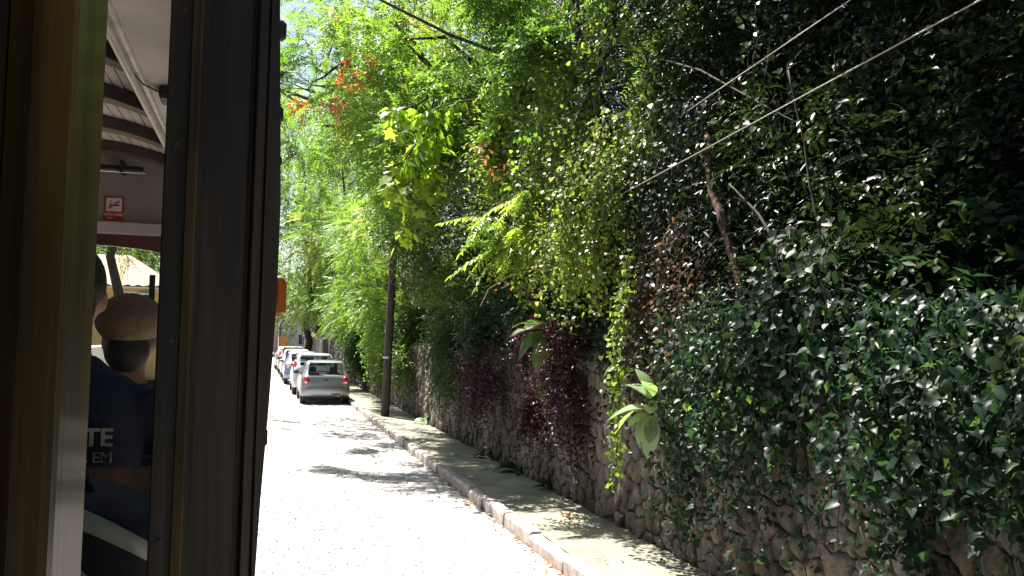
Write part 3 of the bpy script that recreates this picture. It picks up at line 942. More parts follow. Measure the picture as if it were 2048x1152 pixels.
# rolled blind rod under the ceiling
mb = MB(); mb.tube([(-1.9, BY - .10, 3.475), (-.86, BY - .10, 3.475)], .022, 10); rd = mb.build('blind_rod', M['darkmetal'], bk, smooth=True)
mb = MB(); mb.tube([(-1.9, BY - .14, 3.445), (-.84, BY - .14, 3.445)], .009, 8); mb.build('rod_wire', M['alu'], rd, smooth=True)
for x in (-1.7, -1.0):
    mb = MB(); mb.box(x - .012, x + .012, BY - .15, BY, 3.44, 3.53); mb.build('rod_bracket', M['darkmetal'], rd)
# NAO FUME sign
sg = MB(); sg.box(-1.128, -.992, BY - .006, BY - .001, 3.106, 3.284); sgo = sg.build('no_smoking_sign', M['signred'], bk)
sgo['label'] = 'red and white no smoking sign on the bulkhead'
mb = MB(); mb.box(-1.112, -1.008, BY - .009, BY - .0065, 3.172, 3.270); mb.build('white_field', M['signwhite'], sgo)
mb = MB(); mb.box(-1.092, -1.034, BY - .0115, BY - .0095, 3.212, 3.222); mb.box(-1.034, -1.022, BY - .0115, BY - .0095, 3.212, 3.222)
mb.tube([(-1.088, BY - .0105, 3.226), (-1.094, BY - .0105, 3.236), (-1.086, BY - .0105, 3.244), (-1.092, BY - .0105, 3.254)], .0016, 5)
mb.tube([(-1.078, BY - .0105, 3.226), (-1.083, BY - .0105, 3.236), (-1.076, BY - .0105, 3.244), (-1.081, BY - .0105, 3.252)], .0016, 5)
mb.build('cigarette', M['signblack'], sgo)
mb = MB(); mb.box(-.048, .048, -.0008, .0008, -.006, .006, Matrix.Translation((-1.06, BY - .0128, 3.220)) @ Matrix.Rotation(R(-38), 4, 'Y')); mb.build('slash', M['signred'], sgo)
TX = Matrix.Rotation(R(90), 4, 'X')
text_mesh('lettering', 'NÃO FUME', .026, M['signwhite'], sgo, Matrix.Translation((-1.06, BY - .0072, 3.140)) @ TX, bold=.0006, align='CENTER')
mb = MB(); mb.box(-1.105, -1.06, BY - .0075, BY - .0062, 3.126, 3.129); mb.box(-1.105, -1.07, BY - .0075, BY - .0062, 3.119, 3.122); mb.build('small_print', M['signwhite'], sgo)
# amber side lamp on the front corner
mb = MB(); mb.box(-.10, .186, 7.0, 7.10, 2.435, 2.735); lh = mb.build('marker_lamp', M['amber_dark'], tram, bevel=.035)
lh['label'] = 'amber marker lamp on the front corner of the tram'
mb = MB(); mb.box(.122, .146, 6.985, 7.002, 2.52, 2.715, Matrix.Translation((0, 0, 0))); mb.box(.07, .14, 6.987, 7.001, 2.547, 2.556)
mb.build('amber_lens', M['amber'], lh, bevel=.003)
# unseen rear bulkhead added to stop light from behind; far-side lower panel
mb = MB(); mb.box(XL, -.005, -3.06, -3.0, FLOOR, 3.6); mb.build('added_rear_bulkhead', M['brownwood'], tram)
mb = MB(); mb.box(XL - .03, XL, -3.0, 7.4, FLOOR - .1, 1.95); mb.build('side_panel', M['brownwood'], tram)
# unseen canvas curtains added at far side and behind viewer to cut light
for xa, ya, yb in ((XL + .05, -3.0, 3.3), (-.035, -3.0, -.32)):
    mb = MB(); m_ = 60
    for k in range(m_):
        y0, y1 = ya + (yb - ya) * k / m_, ya + (yb - ya) * (k + 1) / m_
        x0, x1 = xa + .018 * math.sin(y0 * 14), xa + .018 * math.sin(y1 * 14)
        mb.add([(x0, y0, FLOOR + .1), (x1, y1, FLOOR + .1), (x1, y1, 3.39), (x0, y0, 3.39)], [(0, 1, 2, 3)])
    o = mb.build('light_blocking_curtain', M['canvas'], tram, smooth=True); o.modifiers.new('thick', 'SOLIDIFY').thickness = .004
# sill below the posts, running board, driver's platform
M['tram_yellow'] = pmat('tram_yellow', (0.55, 0.36, 0.05), 0.4, coat=.4, noise=(5, .15))
mb = MB(); mb.box(-.118, -.004, -3.0, 7.4, .70, FLOOR - .002); mb.build('side_sill', M['tram_yellow'], tram, bevel=.01)
mb = MB(); mb.box(-.30, -.01, -3.0, 7.2, .40, .44); mb.build('running_board', M['brownwood'], tram, bevel=.008)
mb = MB(); mb.prism([(XL + .05, 7.41), (-.06, 7.41), (-.06, 8.0), (-.45, 8.35), (XL + .45, 8.35), (XL + .05, 8.0)], 'z', .55, 1.85); mb.build('front_apron', M['tram_yellow'], tram, bevel=.02)
mb = MB(); mb.prism([(XL, 7.402), (-.005, 7.402), (-.005, 8.1), (-.5, 8.5), (XL + .5, 8.5), (XL, 8.1)], 'z', 3.45, 3.52); mb.build('front_canopy', M['bulk'], tram, bevel=.01)
for x in (-.12, XL + .12):
    mb = MB(); mb.box(x - .035, x + .035, 7.93, 8.0, 1.852, 3.448); mb.build('front_post', M['darkwood'], tram, bevel=.006)
# benches
M['benchwood'] = woodmat('bench_wood', (0.06, 0.03, 0.018), (0.11, 0.055, 0.03), 0.5, 0.2, 0.3, 0.3, 10)
M['iron'] = pmat('bench_iron', (0.05, 0.05, 0.055), 0.5, metal=.5)
for yy in (-2.65, -1.7, -.75, .2, 1.15, 2.1, 3.05, 4.0, 4.95, 5.9):
    bn = empty('bench', (XM, yy, FLOOR), tram)
    for k in range(5):
        mb = MB(); mb.box(-.98, .98, .06 + k * .088, .14 + k * .088, .425, .45); mb.build('seat_slat', M['benchwood'], bn, bevel=.006)
    for k in range(3):
        mb = MB(); z = .56 + k * .12; yo = .02 - k * .012
        mb.box(-.98, .98, yo, yo + .025, z, z + .105); mb.build('back_slat', M['benchwood'], bn, bevel=.006)
    for x in (-.9, 0, .9):
        mb = MB(); mb.box(x - .02, x + .02, .05, .5, .395, .423); mb.box(x - .02, x + .02, .22, .30, 0, .394); mb.box(x - .02, x + .02, .047, .075, .40, .92); mb.build('support', M['iron'], bn)

# ------------------------------------------------------------------ passengers and bag
M['skin'] = pmat('skin', (0.30, 0.16, 0.10), 0.55, noise=(20, .1))
M['skin2'] = pmat('skin_tan', (0.33, 0.19, 0.13), 0.55, noise=(20, .1))
M['hair'] = pmat('hair', (0.012, 0.010, 0.010), 0.5, noise=(60, .4), bump=(160, .6, .004))
M['hair_grey'] = pmat('hair_grey', (0.03, 0.026, 0.024), 0.6, noise=(60, .4), bump=(160, .6, .004))
M['navy'] = pmat('navy_cloth', (0.010, 0.017, 0.040), 0.85, bump=(9, .7, .03))
M['darkcloth'] = pmat('dark_cloth', (0.012, 0.013, 0.02), 0.85, bump=(9, .7, .03))
M['trouser'] = pmat('trouser_cloth', (0.03, 0.035, 0.05), 0.9, bump=(9, .6, .03))
M['cap'] = pmat('cap_cloth', (0.22, 0.15, 0.085), 0.85, noise=(40, .2), bump=(60, .3, .003))
M['print'] = pmat('shirt_print', (0.42, 0.44, 0.36), 0.7)


def remesh(o, vox, it=6):
    md = o.modifiers.new('remesh', 'REMESH'); md.mode = 'VOXEL'; md.voxel_size = vox; md.use_smooth_shade = True
    ms = o.modifiers.new('smooth', 'SMOOTH'); ms.iterations = it; ms.factor = .5


def loft(mb, rings, n=20):
    """rings of (centre, rx, ry)"""
    vs = []
    for c, rx, ry in rings:
        for k in range(n):
            a = 2 * math.pi * k / n
            vs.append((c[0] + rx * math.cos(a), c[1] + ry * math.sin(a), c[2]))
    m_ = len(rings)
    fs = [(i * n + k, i * n + (k + 1) % n, (i + 1) * n + (k + 1) % n, (i + 1) * n + k) for i in range(m_ - 1) for k in range(n)]
    fs += [tuple(range(n - 1, -1, -1)), tuple((m_ - 1) * n + k for k in range(n))]
    mb.add(vs, fs)


def person(label, x, y, shirt, skin, hair, turn=0.0, lift=0.0):
    """seated, facing forward along +y, hands resting on the thighs"""
    t = empty('person', (x, y, SEAT + .0)); tag(t, label, 'person')
    hz = .83 + lift                      # centre of the head above the seat
    sh = .625 + lift
    arm = lambda s, g: [((s * .175, .0, sh - .02), .052 + g), ((s * .235, .02, sh - .14), .047 + g), ((s * .25, .08, sh - .30), .041 + g), ((s * .22, .22, .235), .035 + g), ((s * .15, .36, .19), .028 + g)]
    leg = lambda s, g: [((s * .09, .06, .09), .085 + g), ((s * .11, .28, .10), .075 + g), ((s * .12, .46, .085), .062 + g), ((s * .12, .47, -.10), .055 + g), ((s * .12, .44, -.38), .042 + g)]
    mb = MB()
    loft(mb, [((0, .05, .01), .15, .11), ((0, .045, .10), .16, .115), ((0, .03, .25), .145, .10), ((0, .0, .42), .165, .105), ((0, -.01, sh - .08), .175, .10), ((0, -.01, sh - .01), .15, .08), ((0, .0, sh + .04), .075, .06), ((0, .015, sh + .09), .055, .058), ((0, .03, hz - .06), .055, .06)])
    for s in (-1, 1):
        a = arm(s, 0); mb.tube([p for p, _ in a], [r for _, r in a], 12)
        l_ = leg(s, 0); mb.tube([p for p, _ in l_], [r for _, r in l_], 12)
        mb.ball((s * .12, .50, -.42), (.042, .12, .032), 12, 8)
        # hand: palm, four fingers of unequal length, thumb from the palm's side
        px, py, pz = s * .145, .40, .188
        mb.ball((px, py, pz), (.040, .050, .016), 12, 8)
        for k, ln in enumerate((.066, .076, .072, .056)):
            fx = px + s * (.030 - .020 * k) * -1
            mb.tube([(fx, py + .03, pz), (fx, py + .045 + ln * .5, pz + .004), (fx, py + .04 + ln * .95, pz - .016)], [.0095, .009, .0075], 8)
        mb.tube([(px - s * .032, py - .012, pz), (px - s * .054, py + .018, pz - .002), (px - s * .056, py + .05, pz - .010)], [.012, .011, .009], 8)
    # head
    mb.ball((0, .03, hz + .01), (.076, .096, .112), 20, 14)
    mb.ball((0, .055, hz - .06), (.056, .068, .058), 16, 10)
    mb.tube([(0, .115, hz + .02), (0, .135, hz - .015), (0, .122, hz - .022)], [.009, .014, .012], 8)
    mb.ball((0, .115, hz - .062), (.026, .012, .009), 10, 6)
    for s in (-1, 1):
        mb.ball((s * .078, .03, hz - .005), (.012, .022, .034), 10, 8)
    b = mb.build('body', M[skin], t); remesh(b, .008)
    for s in (-1, 1):
        e = MB(); e.ball((s * .032, .112, hz + .018), (.012, .009, .007), 10, 6); e.build('eye', M['hair'], t, smooth=True)
    mb = MB(); g = .016
    loft(mb, [((0, .05, .03), .17, .13), ((0, .045, .10), .176, .13), ((0, .03, .25), .165, .118), ((0, .0, .42), .186, .122), ((0, -.01, sh - .08), .196, .117), ((0, -.01, sh + .0), .175, .096), ((0, .0, sh + .035), .11, .08), ((0, .005, sh + .065), .075, .07)])
    for s in (-1, 1):
        a = arm(s, g)[:3]; mb.tube([p for p, _ in a], [r for _, r in a], 12)
    so = mb.build('shirt', M[shirt], t); remesh(so, .010, 4)
    mb = MB()
    loft(mb, [((0, .06, -.0), .165, .125), ((0, .05, .09), .172, .128)])
    for s in (-1, 1):
        l_ = leg(s, .012); mb.tube([p for p, _ in l_], [r for _, r in l_], 12)
    tr_ = mb.build('trousers', M['trouser'], t); remesh(tr_, .012, 4)
    for s in (-1, 1):
        mb = MB(); mb.ball((s * .12, .50, -.415), (.05, .135, .04), 12, 8); mb.build('shoe', M['black'], t, smooth=True)
    mb = MB(); mb.ball((0, .018, hz + .035), (.088, .100, .100), 20, 14); mb.ball((0, -.03, hz - .03), (.074, .055, .075), 16, 10)
    for s in (-1, 1): mb.ball((s * .072, .02, hz + .03), (.016, .035, .045), 10, 8)
    ho = mb.build('hair', M[hair], t); remesh(ho, .008, 3)
    return t, hz, sh, so


pa, hz, sh, so = person('seated person with short black hair in a navy shirt with lettering on its back', -.448, 2.31, 'navy', 'skin', 'hair', lift=.0)
M90 = Matrix.Rotation(R(90), 4, 'X')
for body, size, xr, z in (('TE', .056, .138, .492), ('A EM', .033, .138, .455)):
    text_mesh('lettering', body, size, M['print'], so, Matrix.Translation((xr, -.128, z)) @ M90, bold=.0009 if size > .05 else .0002, align='RIGHT', depth=.003)
pb, hz2, sh2, _ = person('seated person in a beige flat cap and dark top, ahead of the navy shirt', -.428, 3.25, 'darkcloth', 'skin2', 'hair_grey', lift=-.115)
cp = MB(); Rm = Matrix.Rotation(R(14), 3, 'X')
cp.ball((0, .015, hz2 + .075), (.112, .130, .088), 24, 12, Rm); cp.ball((0, .13, hz2 + .06), (.075, .06, .012), 18, 8, Rm)
co = cp.build('flat_cap', M['cap'], pb); remesh(co, .007, 3)
mb = MB(); mb.tube([(.092 * math.cos(a), .02 + .108 * math.sin(a), hz2 + .052 + .014 * math.sin(a)) for a in [2 * math.pi * k / 24 for k in range(25)]], .012, 8); mb.build('cap_band', M['cap'], co, smooth=True)

M['bag'] = pmat('bag_cloth', (0.013, 0.016, 0.03), 0.8, noise=(25, .25), bump=(30, .4, .004))
M['bagband'] = pmat('bag_band', (0.36, 0.40, 0.36), 0.7, noise=(12, .15))
bg = empty('bag', (-.34, 1.45, SEAT)); tag(bg, 'dark bag with broad pale curved bands on the bench by the dark post', 'bag')


def bag_surf(u, v, off=0.0):
    """u across -1..1, v up 0..1 on the near face of the bag"""
    z = .02 + .50 * v
    bul = (1 - abs(u) ** 3) ** .5 * (.5 + .5 * math.sin(math.pi * min(1, v + .25) * .9))
    return Vector((u * .22, -.06 - .06 * bul - off, z - .06 * u * u * v))


mb = MB(); n = 14
vs = [bag_surf(-1 + 2 * i / n, k / n) for k in range(n + 1) for i in range(n + 1)]
vs2 = [Vector((p.x, .10 + .05 * (1 - abs(p.x / .22) ** 3) ** .5, p.z)) for p in vs]
N1 = (n + 1) ** 2
fs = [(k * (n + 1) + i, k * (n + 1) + i + 1, (k + 1) * (n + 1) + i + 1, (k + 1) * (n + 1) + i) for k in range(n) for i in range(n)]
edge = [i for i in range(n + 1)] + [k * (n + 1) + n for k in range(1, n + 1)] + [n * (n + 1) + i for i in range(n - 1, -1, -1)] + [k * (n + 1) for k in range(n - 1, 0, -1)]
fs2 = [tuple(N1 + i for i in f[::-1]) for f in fs] + [(edge[i], edge[(i + 1) % len(edge)], N1 + edge[(i + 1) % len(edge)], N1 + edge[i]) for i in range(len(edge))]
mb.add(vs + vs2, fs + fs2); mb.build('sack', M['bag'], bg, smooth=True)
for (v0, v1, c, th) in ((.93, .60, .10, .075), (1.0, .93, .05, .03)):
    mb = MB(); m_ = 20; top = []; bot = []
    for i in range(m_ + 1):
        u = -.95 + 1.85 * i / m_
        vv = v0 + (v1 - v0) * (i / m_) ** 2.2 + c * math.sin(math.pi * i / m_) * .4
        top.append(bag_surf(u, min(1, vv + th), .004)); bot.append(bag_surf(u, vv - th, .004))
    mb.add(top + bot, [(i, i + 1, m_ + 2 + i, m_ + 1 + i) for i in range(m_)])
    o = mb.build('band', M['bagband'], bg, smooth=True)
    so_ = o.modifiers.new('thick', 'SOLIDIFY'); so_.thickness = .004
mb = MB(); mb.tube([(-.1, .03, .50), (-.08, .03, .56), (0, .03, .585), (.08, .03, .56), (.1, .03, .50)], .010, 8); mb.build('handle', M['bag'], bg, smooth=True)

# ------------------------------------------------------------------ parked cars
M['tyre'] = pmat('tyre', (0.018, 0.018, 0.018), 0.85, bump=(60, .3, .005))
M['rim'] = pmat('rim', (0.45, 0.46, 0.47), 0.35, metal=0.8)
M['tail_red'] = pmat('tail_red', (0.42, 0.012, 0.02), 0.18, coat=1.0)
M['tail_clear'] = pmat('tail_clear', (0.65, 0.62, 0.6), 0.2, coat=1.0)
M['plate'] = pmat('plate', (0.42, 0.42, 0.42), 0.5)
M['seat_dark'] = pmat('seat_fabric', (0.03, 0.03, 0.035), 0.9)
M['car_glass'] = glassmat('car_glass', (0.80, 0.88, 0.85), 0.8)
M['silver'] = pmat('paint_silver', (0.20, 0.212, 0.25), 0.36, metal=0.45, coat=0.6, noise=(3, .05))
M['white'] = pmat('paint_white', (0.5, 0.5, 0.53), 0.35, coat=0.7, noise=(3, .04))
M['bluesilver'] = pmat('paint_blue_silver', (0.20, 0.25, 0.38), 0.36, metal=0.5, coat=0.6, noise=(3, .05))
M['champagne'] = pmat('paint_champagne', (0.42, 0.36, 0.36), 0.36, metal=0.4, coat=0.6, noise=(3, .05))


def sections(kind, H, W, L):
    """stations from tail to nose: y, bottom, z of widest, half width, belt z, belt half width, top z, top half width"""
    w = W / 2
    if kind == 'hatch':
        st = [(0.00, .42, .62, w * .82, .70, w * .80, .72, w * .76), (.04, .34, .60, w * .91, .84, w * .86, .87, w * .80), (.09, .30, .58, w * .96, .89, w * .90, .94, w * .83),
              (.13, .28, .58, w * .97, .91, w * .92, .975, w * .84), (.42, .26, .58, w, .95, w * .945, H - .065, w * .77), (.50, .26, .58, w, .96, w * .95, H - .02, w * .775)]
        roof = [(.80, H), (1.35, H + .01), (1.45, H + .01), (2.05, H - .02)]
        ws = 2.72
    elif kind == 'sedan':
        st = [(0.00, .42, .62, w * .80, .80, w * .78, .82, w * .70), (.05, .34, .60, w * .92, .96, w * .85, .99, w * .72), (.15, .30, .58, w * .97, .99, w * .90, 1.03, w * .72),
              (.52, .28, .58, w * .98, .99, w * .92, 1.06, w * .74), (1.10, .26, .58, w, .98, w * .945, H - .08, w * .70), (1.20, .26, .58, w, .98, w * .95, H - .03, w * .72)]
        roof = [(1.42, H), (1.95, H + .01), (2.05, H + .01), (2.65, H - .02)]
        ws = 3.28
    else:  # tall hatch / small van
        st = [(0.00, .42, .62, w * .82, .74, w * .80, .76, w * .74), (.04, .34, .60, w * .92, .98, w * .86, 1.01, w * .76), (.09, .30, .58, w * .97, 1.02, w * .90, 1.08, w * .78),
              (.13, .28, .58, w * .98, 1.03, w * .92, 1.12, w * .78), (.33, .26, .58, w, 1.03, w * .95, H - .10, w * .77), (.42, .26, .58, w, 1.03, w * .955, H - .03, w * .78)]
        roof = [(.75, H), (1.45, H + .01), (1.55, H + .01), (2.2, H - .02)]
        ws = 2.95
    bz = st[-1][4]
    for yy, zt in roof: st.append((yy, .26, .58, w, bz - .02, w * .95, zt, w * .735))
    st.append((ws, .26, .57, w, bz - .05, w * .94, bz + .03, w * .74))
    st.append((ws + .08, .26, .57, w, bz - .06, w * .93, bz - .02, w * .72))
    st.append((L - .35, .28, .55, w * .97, bz - .18, w * .88, bz - .13, w * .68))
    st.append((L - .10, .32, .55, w * .90, bz - .26, w * .80, bz - .22, w * .62))
    st.append((L, .40, .52, w * .72, bz - .38, w * .68, bz - .36, w * .55))
    return st, ws


def car(label, loc, kind, paint, H, W, L, light, detail=True, glass='car_glass'):
    t = empty('parked_car', loc); tag(t, label, 'car', 'cars parked along the kerb')
    st, ws = sections(kind, H, W, L)
    ra, fa, wr = .66 if kind != 'sedan' else .85, L - .78, .30
    # extra stations shape the wheel arches
    ys = sorted(set([s[0] for s in st] + [a + d for a in (ra, fa) for d in (-.36, -.34, -.26, -.13, 0, .13, .26, .34, .36)]))
    keys = np.array(st)
    full = [[yy] + [float(np.interp(yy, keys[:, 0], keys[:, c])) for c in range(1, 8)] for yy in ys]
    idx = {round(s[0], 4): i for i, s in enumerate(full)}
    half = []
    for yy, zb, zm, wm, zbl, wb, zt, wt in full:
        arch = 0
        for a in (ra, fa):
            if abs(yy - a) < .345: arch = max(arch, math.sqrt(max(0, .35 ** 2 - (yy - a) ** 2)) + .29)
        zb2 = max(zb, arch)
        zm2 = max(zm, zb2 + .03); zl = max(zb + .09, zb2 + .012)
        lerp = lambda a, b, q: a + (b - a) * q
        zr = zt - min(.05, max(.004, (zt - zbl) * .2))
        half.append([(0, zt + .02), (wt * .5, zt + .015), (wt * .86, zt), (wt, zr), (lerp(wt, wb, .10), lerp(zr, zbl, .10)), (lerp(wt, wb, .93), lerp(zr, zbl, .93)), (wb, zbl),
                     (lerp(wb, wm, .6), lerp(zbl, zm2, .45)), (wm, zm2), (wm * .99, lerp(zm2, zl, .6)), (wm * .965, zl), (wm * .93, zb2)])
    n = 12
    P = lambda i, k, s: (s * half[i][k][0], full[i][0], half[i][k][1])
    gy = [s[0] for s in st]
    r_lo, r_hi = gy[3], gy[4]                                    # rear glass between these stations
    f_lo, f_hi = gy[-7] + .6 * 0 if False else max(s[0] for s in st if s[0] < ws), ws
    roof_y = [s[0] for s in st if r_hi < s[0] < ws]
    bp = (roof_y[2], roof_y[3])                                  # door pillar
    body = MB(); rear = MB(); front = MB(); sides = {-1: [MB(), MB()], 1: [MB(), MB()]}
    for i in range(len(full) - 1):
        ym = (full[i][0] + full[i + 1][0]) / 2
        for k in range(n - 1):
            for s in (-1, 1):
                q = [P(i, k, s), P(i + 1, k, s), P(i + 1, k + 1, s), P(i, k + 1, s)]
                tgt = body
                if k < 2 and r_lo < ym < r_hi: tgt = rear
                elif k < 3 and f_lo < ym < f_hi - .01: tgt = front
                elif k == 4 and r_hi + .06 < ym < ws - .12 and not bp[0] < ym < bp[1]: tgt = sides[s][0 if ym < bp[0] else 1]
                tgt.add(q, [(0, 1, 2, 3)])
    for i in (0, len(full) - 1):
        ring = [P(i, k, 1) for k in range(n)] + [P(i, k, -1) for k in range(n - 1, 0, -1)]
        body.add(ring, [tuple(range(len(ring)))])
    o = body.build('body', M[paint], t, smooth=True)
    md = o.modifiers.new('edge', 'EDGE_SPLIT'); md.split_angle = R(40)
    rear.build('rear_window', M[glass], t, smooth=True)
    front.build('windscreen', M[glass], t, smooth=True)
    for s in (-1, 1):
        for g in sides[s]:
            if g.v: g.build('side_window', M[glass], t, smooth=True)
    w = W / 2
    # floor, seats
    mb = MB(); mb.box(-w * .9, w * .9, .12, L - .2, .24, .30); mb.build('underbody', M['black'], t)
    for sx in (-1, 1):
        mb = MB(); mb.box(sx * .36 - .24, sx * .36 + .24, ws - 1.15, ws - 1.0, .55, 1.0); mb.box(sx * .36 - .13, sx * .36 + .13, ws - 1.14, ws - 1.04, 1.02, 1.2)
        mb.build('front_seat', M['seat_dark'], t, bevel=.04)
    mb = MB(); mb.box(-w * .8, w * .8, r_hi + .2, r_hi + .35, .5, .98); mb.build('rear_seat', M['seat_dark'], t, bevel=.04)
    # wheels
    for a in (ra, fa):
        for sx in (-1, 1):
            wh = empty('wheel', (sx * (w - .105), a, wr), t)
            mb = MB(); prof = [(-.09, .20), (-.095, .27), (-.07, wr), (.07, wr), (.095, .27), (.09, .20)]
            for k in range(24):
                a0, a1 = 2 * math.pi * k / 24, 2 * math.pi * (k + 1) / 24
                for j in range(5):
                    (x0, q0), (x1, q1) = prof[j], prof[j + 1]
                    mb.add([(x0, q0 * math.cos(a0), q0 * math.sin(a0)), (x1, q1 * math.cos(a0), q1 * math.sin(a0)), (x1, q1 * math.cos(a1), q1 * math.sin(a1)), (x0, q0 * math.cos(a1), q0 * math.sin(a1))], [(0, 1, 2, 3)])
            mb.build('tyre', M['tyre'], wh, smooth=True)
            mb = MB(); mb.tube([(-.07, 0, 0), (.07, 0, 0)], .05, 12)
            for k in range(5):
                a0 = 2 * math.pi * k / 5
                mb.tube([(sx * .06, .03 * math.cos(a0), .03 * math.sin(a0)), (sx * .075, .195 * math.cos(a0), .195 * math.sin(a0))], .028, 6)
            mb.tube([(-.085, 0, 0), (.082, 0, 0)], .205, 24, cap=False); mb.tube([(-.02, 0, 0), (.0, 0, 0)], .2, 20)
            mb.build('rim', M['rim'], wh, smooth=False)
            mb = MB(); mb.tube([(-sx * .13, 0, 0), (-sx * .12, 0, 0)], .345, 24); mb.build('wheel_well', M['black'], wh)
    # bumper: shaped strip round the tail
    bx = [(-w * .99, .62), (-w * .985, .22), (-w * .93, .03), (-w * .6, -.055), (0, -.07), (w * .6, -.055), (w * .93, .03), (w * .985, .22), (w * .99, .62)]
    bx = [(x, min(yy, ra - .37)) for x, yy in bx]
    zs = [(.30, .035), (.36, 0.0), (.52, -.01), (.585, .005), (.61, .045)]
    vs = [(x * (1 - d * .35), yy + d, z) for z, d in zs for x, yy in bx]
    m9 = len(bx)
    mb = MB(); mb.add(vs, [(i * m9 + k, i * m9 + k + 1, (i + 1) * m9 + k + 1, (i + 1) * m9 + k) for i in range(len(zs) - 1) for k in range(m9 - 1)])
    bu = mb.build('rear_bumper', M[paint], t, smooth=True)
    mb = MB(); mb.box(.18, .46, -.068, -.04, .345, .385); mb.build('reflector', M['black'], bu)
    mb = MB(); mb.box(-.21, .21, .012, .03, .665, .785) if kind == 'hatch' else mb.box(-.21, .21, -.085, -.07, .44, .56)
    mb.build('number_plate', M['plate'], t, bevel=.008)
    # lamps
    for sx in (-1, 1):
        mb = MB()
        if light == 'oval':
            zc, hh, ww = .80, .145, .12
            pts = [(math.cos(a) * ww * (1.0 if math.cos(a) * sx > 0 else .95), math.sin(a) * hh) for a in [2 * math.pi * k / 20 for k in range(20)]]
        elif light == 'tall':
            zc, hh = 1.05, .28
            pts = [(-.06 * sx, -hh), (.07 * sx, -hh * .95), (.06 * sx, hh * .2), (.02 * sx, hh), (-.05 * sx, hh * .9), (-.08 * sx, 0)]
        else:
            zc, hh = .84, .11
            pts = [(-.20 * sx, -hh * .6), (.10 * sx, -hh), (.12 * sx, hh * .5), (.06 * sx, hh), (-.18 * sx, hh * .7)]
        cx = w * .80 if light != 'tall' else w * .90
        # the lamp wraps round the corner
        def wrap(px, pz, off):
            x = sx * cx + px
            e = abs(x) / w
            zz = zc + pz
            yb = float(np.interp(zz, [.6, .74, .93, 1.0, 1.05, 1.12, H - .1], [0, 0, .04, .10, .16, .2, .46 if kind == 'hatch' else .3])) if kind != 'sedan' else float(np.interp(zz, [.7, .82, .97, 1.03], [0, 0, .05, .15]))
            return (x, yb - off + max(0, e - .72) ** 2 * 2.6, zz)
        c = [wrap(px, pz, .022) for px, pz in pts]; b = [wrap(px * 1.08, pz * 1.05, -.06) for px, pz in pts]
        ctr = wrap(0, 0, .034); k = len(pts)
        mb.add(c + b + [ctr], [(i, (i + 1) % k, 2 * k) for i in range(k)] + [(i, k + i, k + (i + 1) % k, (i + 1) % k) for i in range(k)])
        lp = mb.build('tail_light', M['tail_red'], t, smooth=True)
        mb = MB(); q = wrap(-.0, -hh * .35, .04); mb.ball(q, (.045, .012, .035), 10, 6); mb.build('reverse_lens', M['tail_clear'], lp, smooth=True)
    # mirrors, wiper, badge, exhaust, handles
    for sx in (-1, 1):
        mb = MB(); mb.ball((sx * (w + .07), ws - .42, st[6][4] + .06), (.10, .05, .07), 10, 6); mb.tube([(sx * (w - .06), ws - .38, st[6][4] + .03), (sx * (w + .04), ws - .41, st[6][4] + .05)], .02, 6)
        mb.build('mirror', M[paint] if kind != 'hatch' else M['black'], t, smooth=True)
        for yy in (bp[0] + .12,):
            mb = MB(); mb.box(sx * w * .985 - .012, sx * w * .985 + .012, yy, yy + .18, .80, .83); mb.build('door_handle', M[paint], t, bevel=.006)
    mb = MB(); mb.tube([(-.08, .05, .42), (-.08, -.055, .33 - .02)], .028, 8) if False else mb.tube([(.42, .1, .29), (.42, -.05, .285)], .026, 10)
    mb.build('exhaust', M['steel'], t, smooth=True)
    if kind != 'sedan':
        z0, y0 = (.985, .13) if kind == 'hatch' else (1.14, .125)
        mb = MB(); mb.tube([(-.02, y0 - .02, z0 - .02), (-.30, y0 - .012, z0 + .005), (-.55, y0 + .0, z0 + .015)], .011, 6); mb.build('wiper', M['black'], t)
    mb = MB(); mb.ball((0, .02, .81), (.055, .012, .045), 14, 6); mb.build('badge', M['darkmetal'], t, smooth=True)
    mb = MB(); mb.box(-w * .86, w * .86, .002 if kind != 'sedan' else .0, .03, .628, .642); mb.build('tailgate_seam', M['black'], t)
    if kind != 'sedan':
        ye = st[4][0]
        mb = MB(); mb.add([(-w * .66, ye - .03, H - .035), (w * .66, ye - .03, H - .035), (w * .68, ye + .22, H + .012), (-w * .68, ye + .22, H + .012),
                           (-w * .66, ye - .025, H - .05), (w * .66, ye - .025, H - .05), (w * .68, ye + .22, H - .02), (-w * .68, ye + .22, H - .02)],
                          [(0, 1, 2, 3), (4, 7, 6, 5), (0, 4, 5, 1), (1, 5, 6, 2), (2, 6, 7, 3), (3, 7, 4, 0)])
        mb.build('roof_spoiler', M[paint], t, bevel=.01)
    return t


car('silver hatchback nearest the tram, red oval tail lights, parked by the kerb', (2.16, 30.05, 0), 'hatch', 'silver', 1.42, 1.63, 3.79, 'oval')
car('tall pale hatchback parked directly ahead of the silver hatchback', (2.10, 35.0, 0), 'van', 'white', 1.56, 1.70, 3.95, 'tall')
car('blue-silver saloon parked third along the kerb', (1.98, 42.2, 0), 'sedan', 'bluesilver', 1.50, 1.72, 4.35, 'wide')
car('white hatchback parked fourth along the kerb', (1.95, 48.6, 0), 'hatch', 'white', 1.50, 1.68, 3.9, 'wide')
car('champagne tall car parked fifth along the kerb', (1.92, 54.0, 0), 'van', 'champagne', 1.58, 1.70, 4.0, 'tall')
car('white saloon parked last in the row, farthest up the street', (1.85, 59.6, 0), 'sedan', 'white', 1.50, 1.72, 4.35, 'wide')

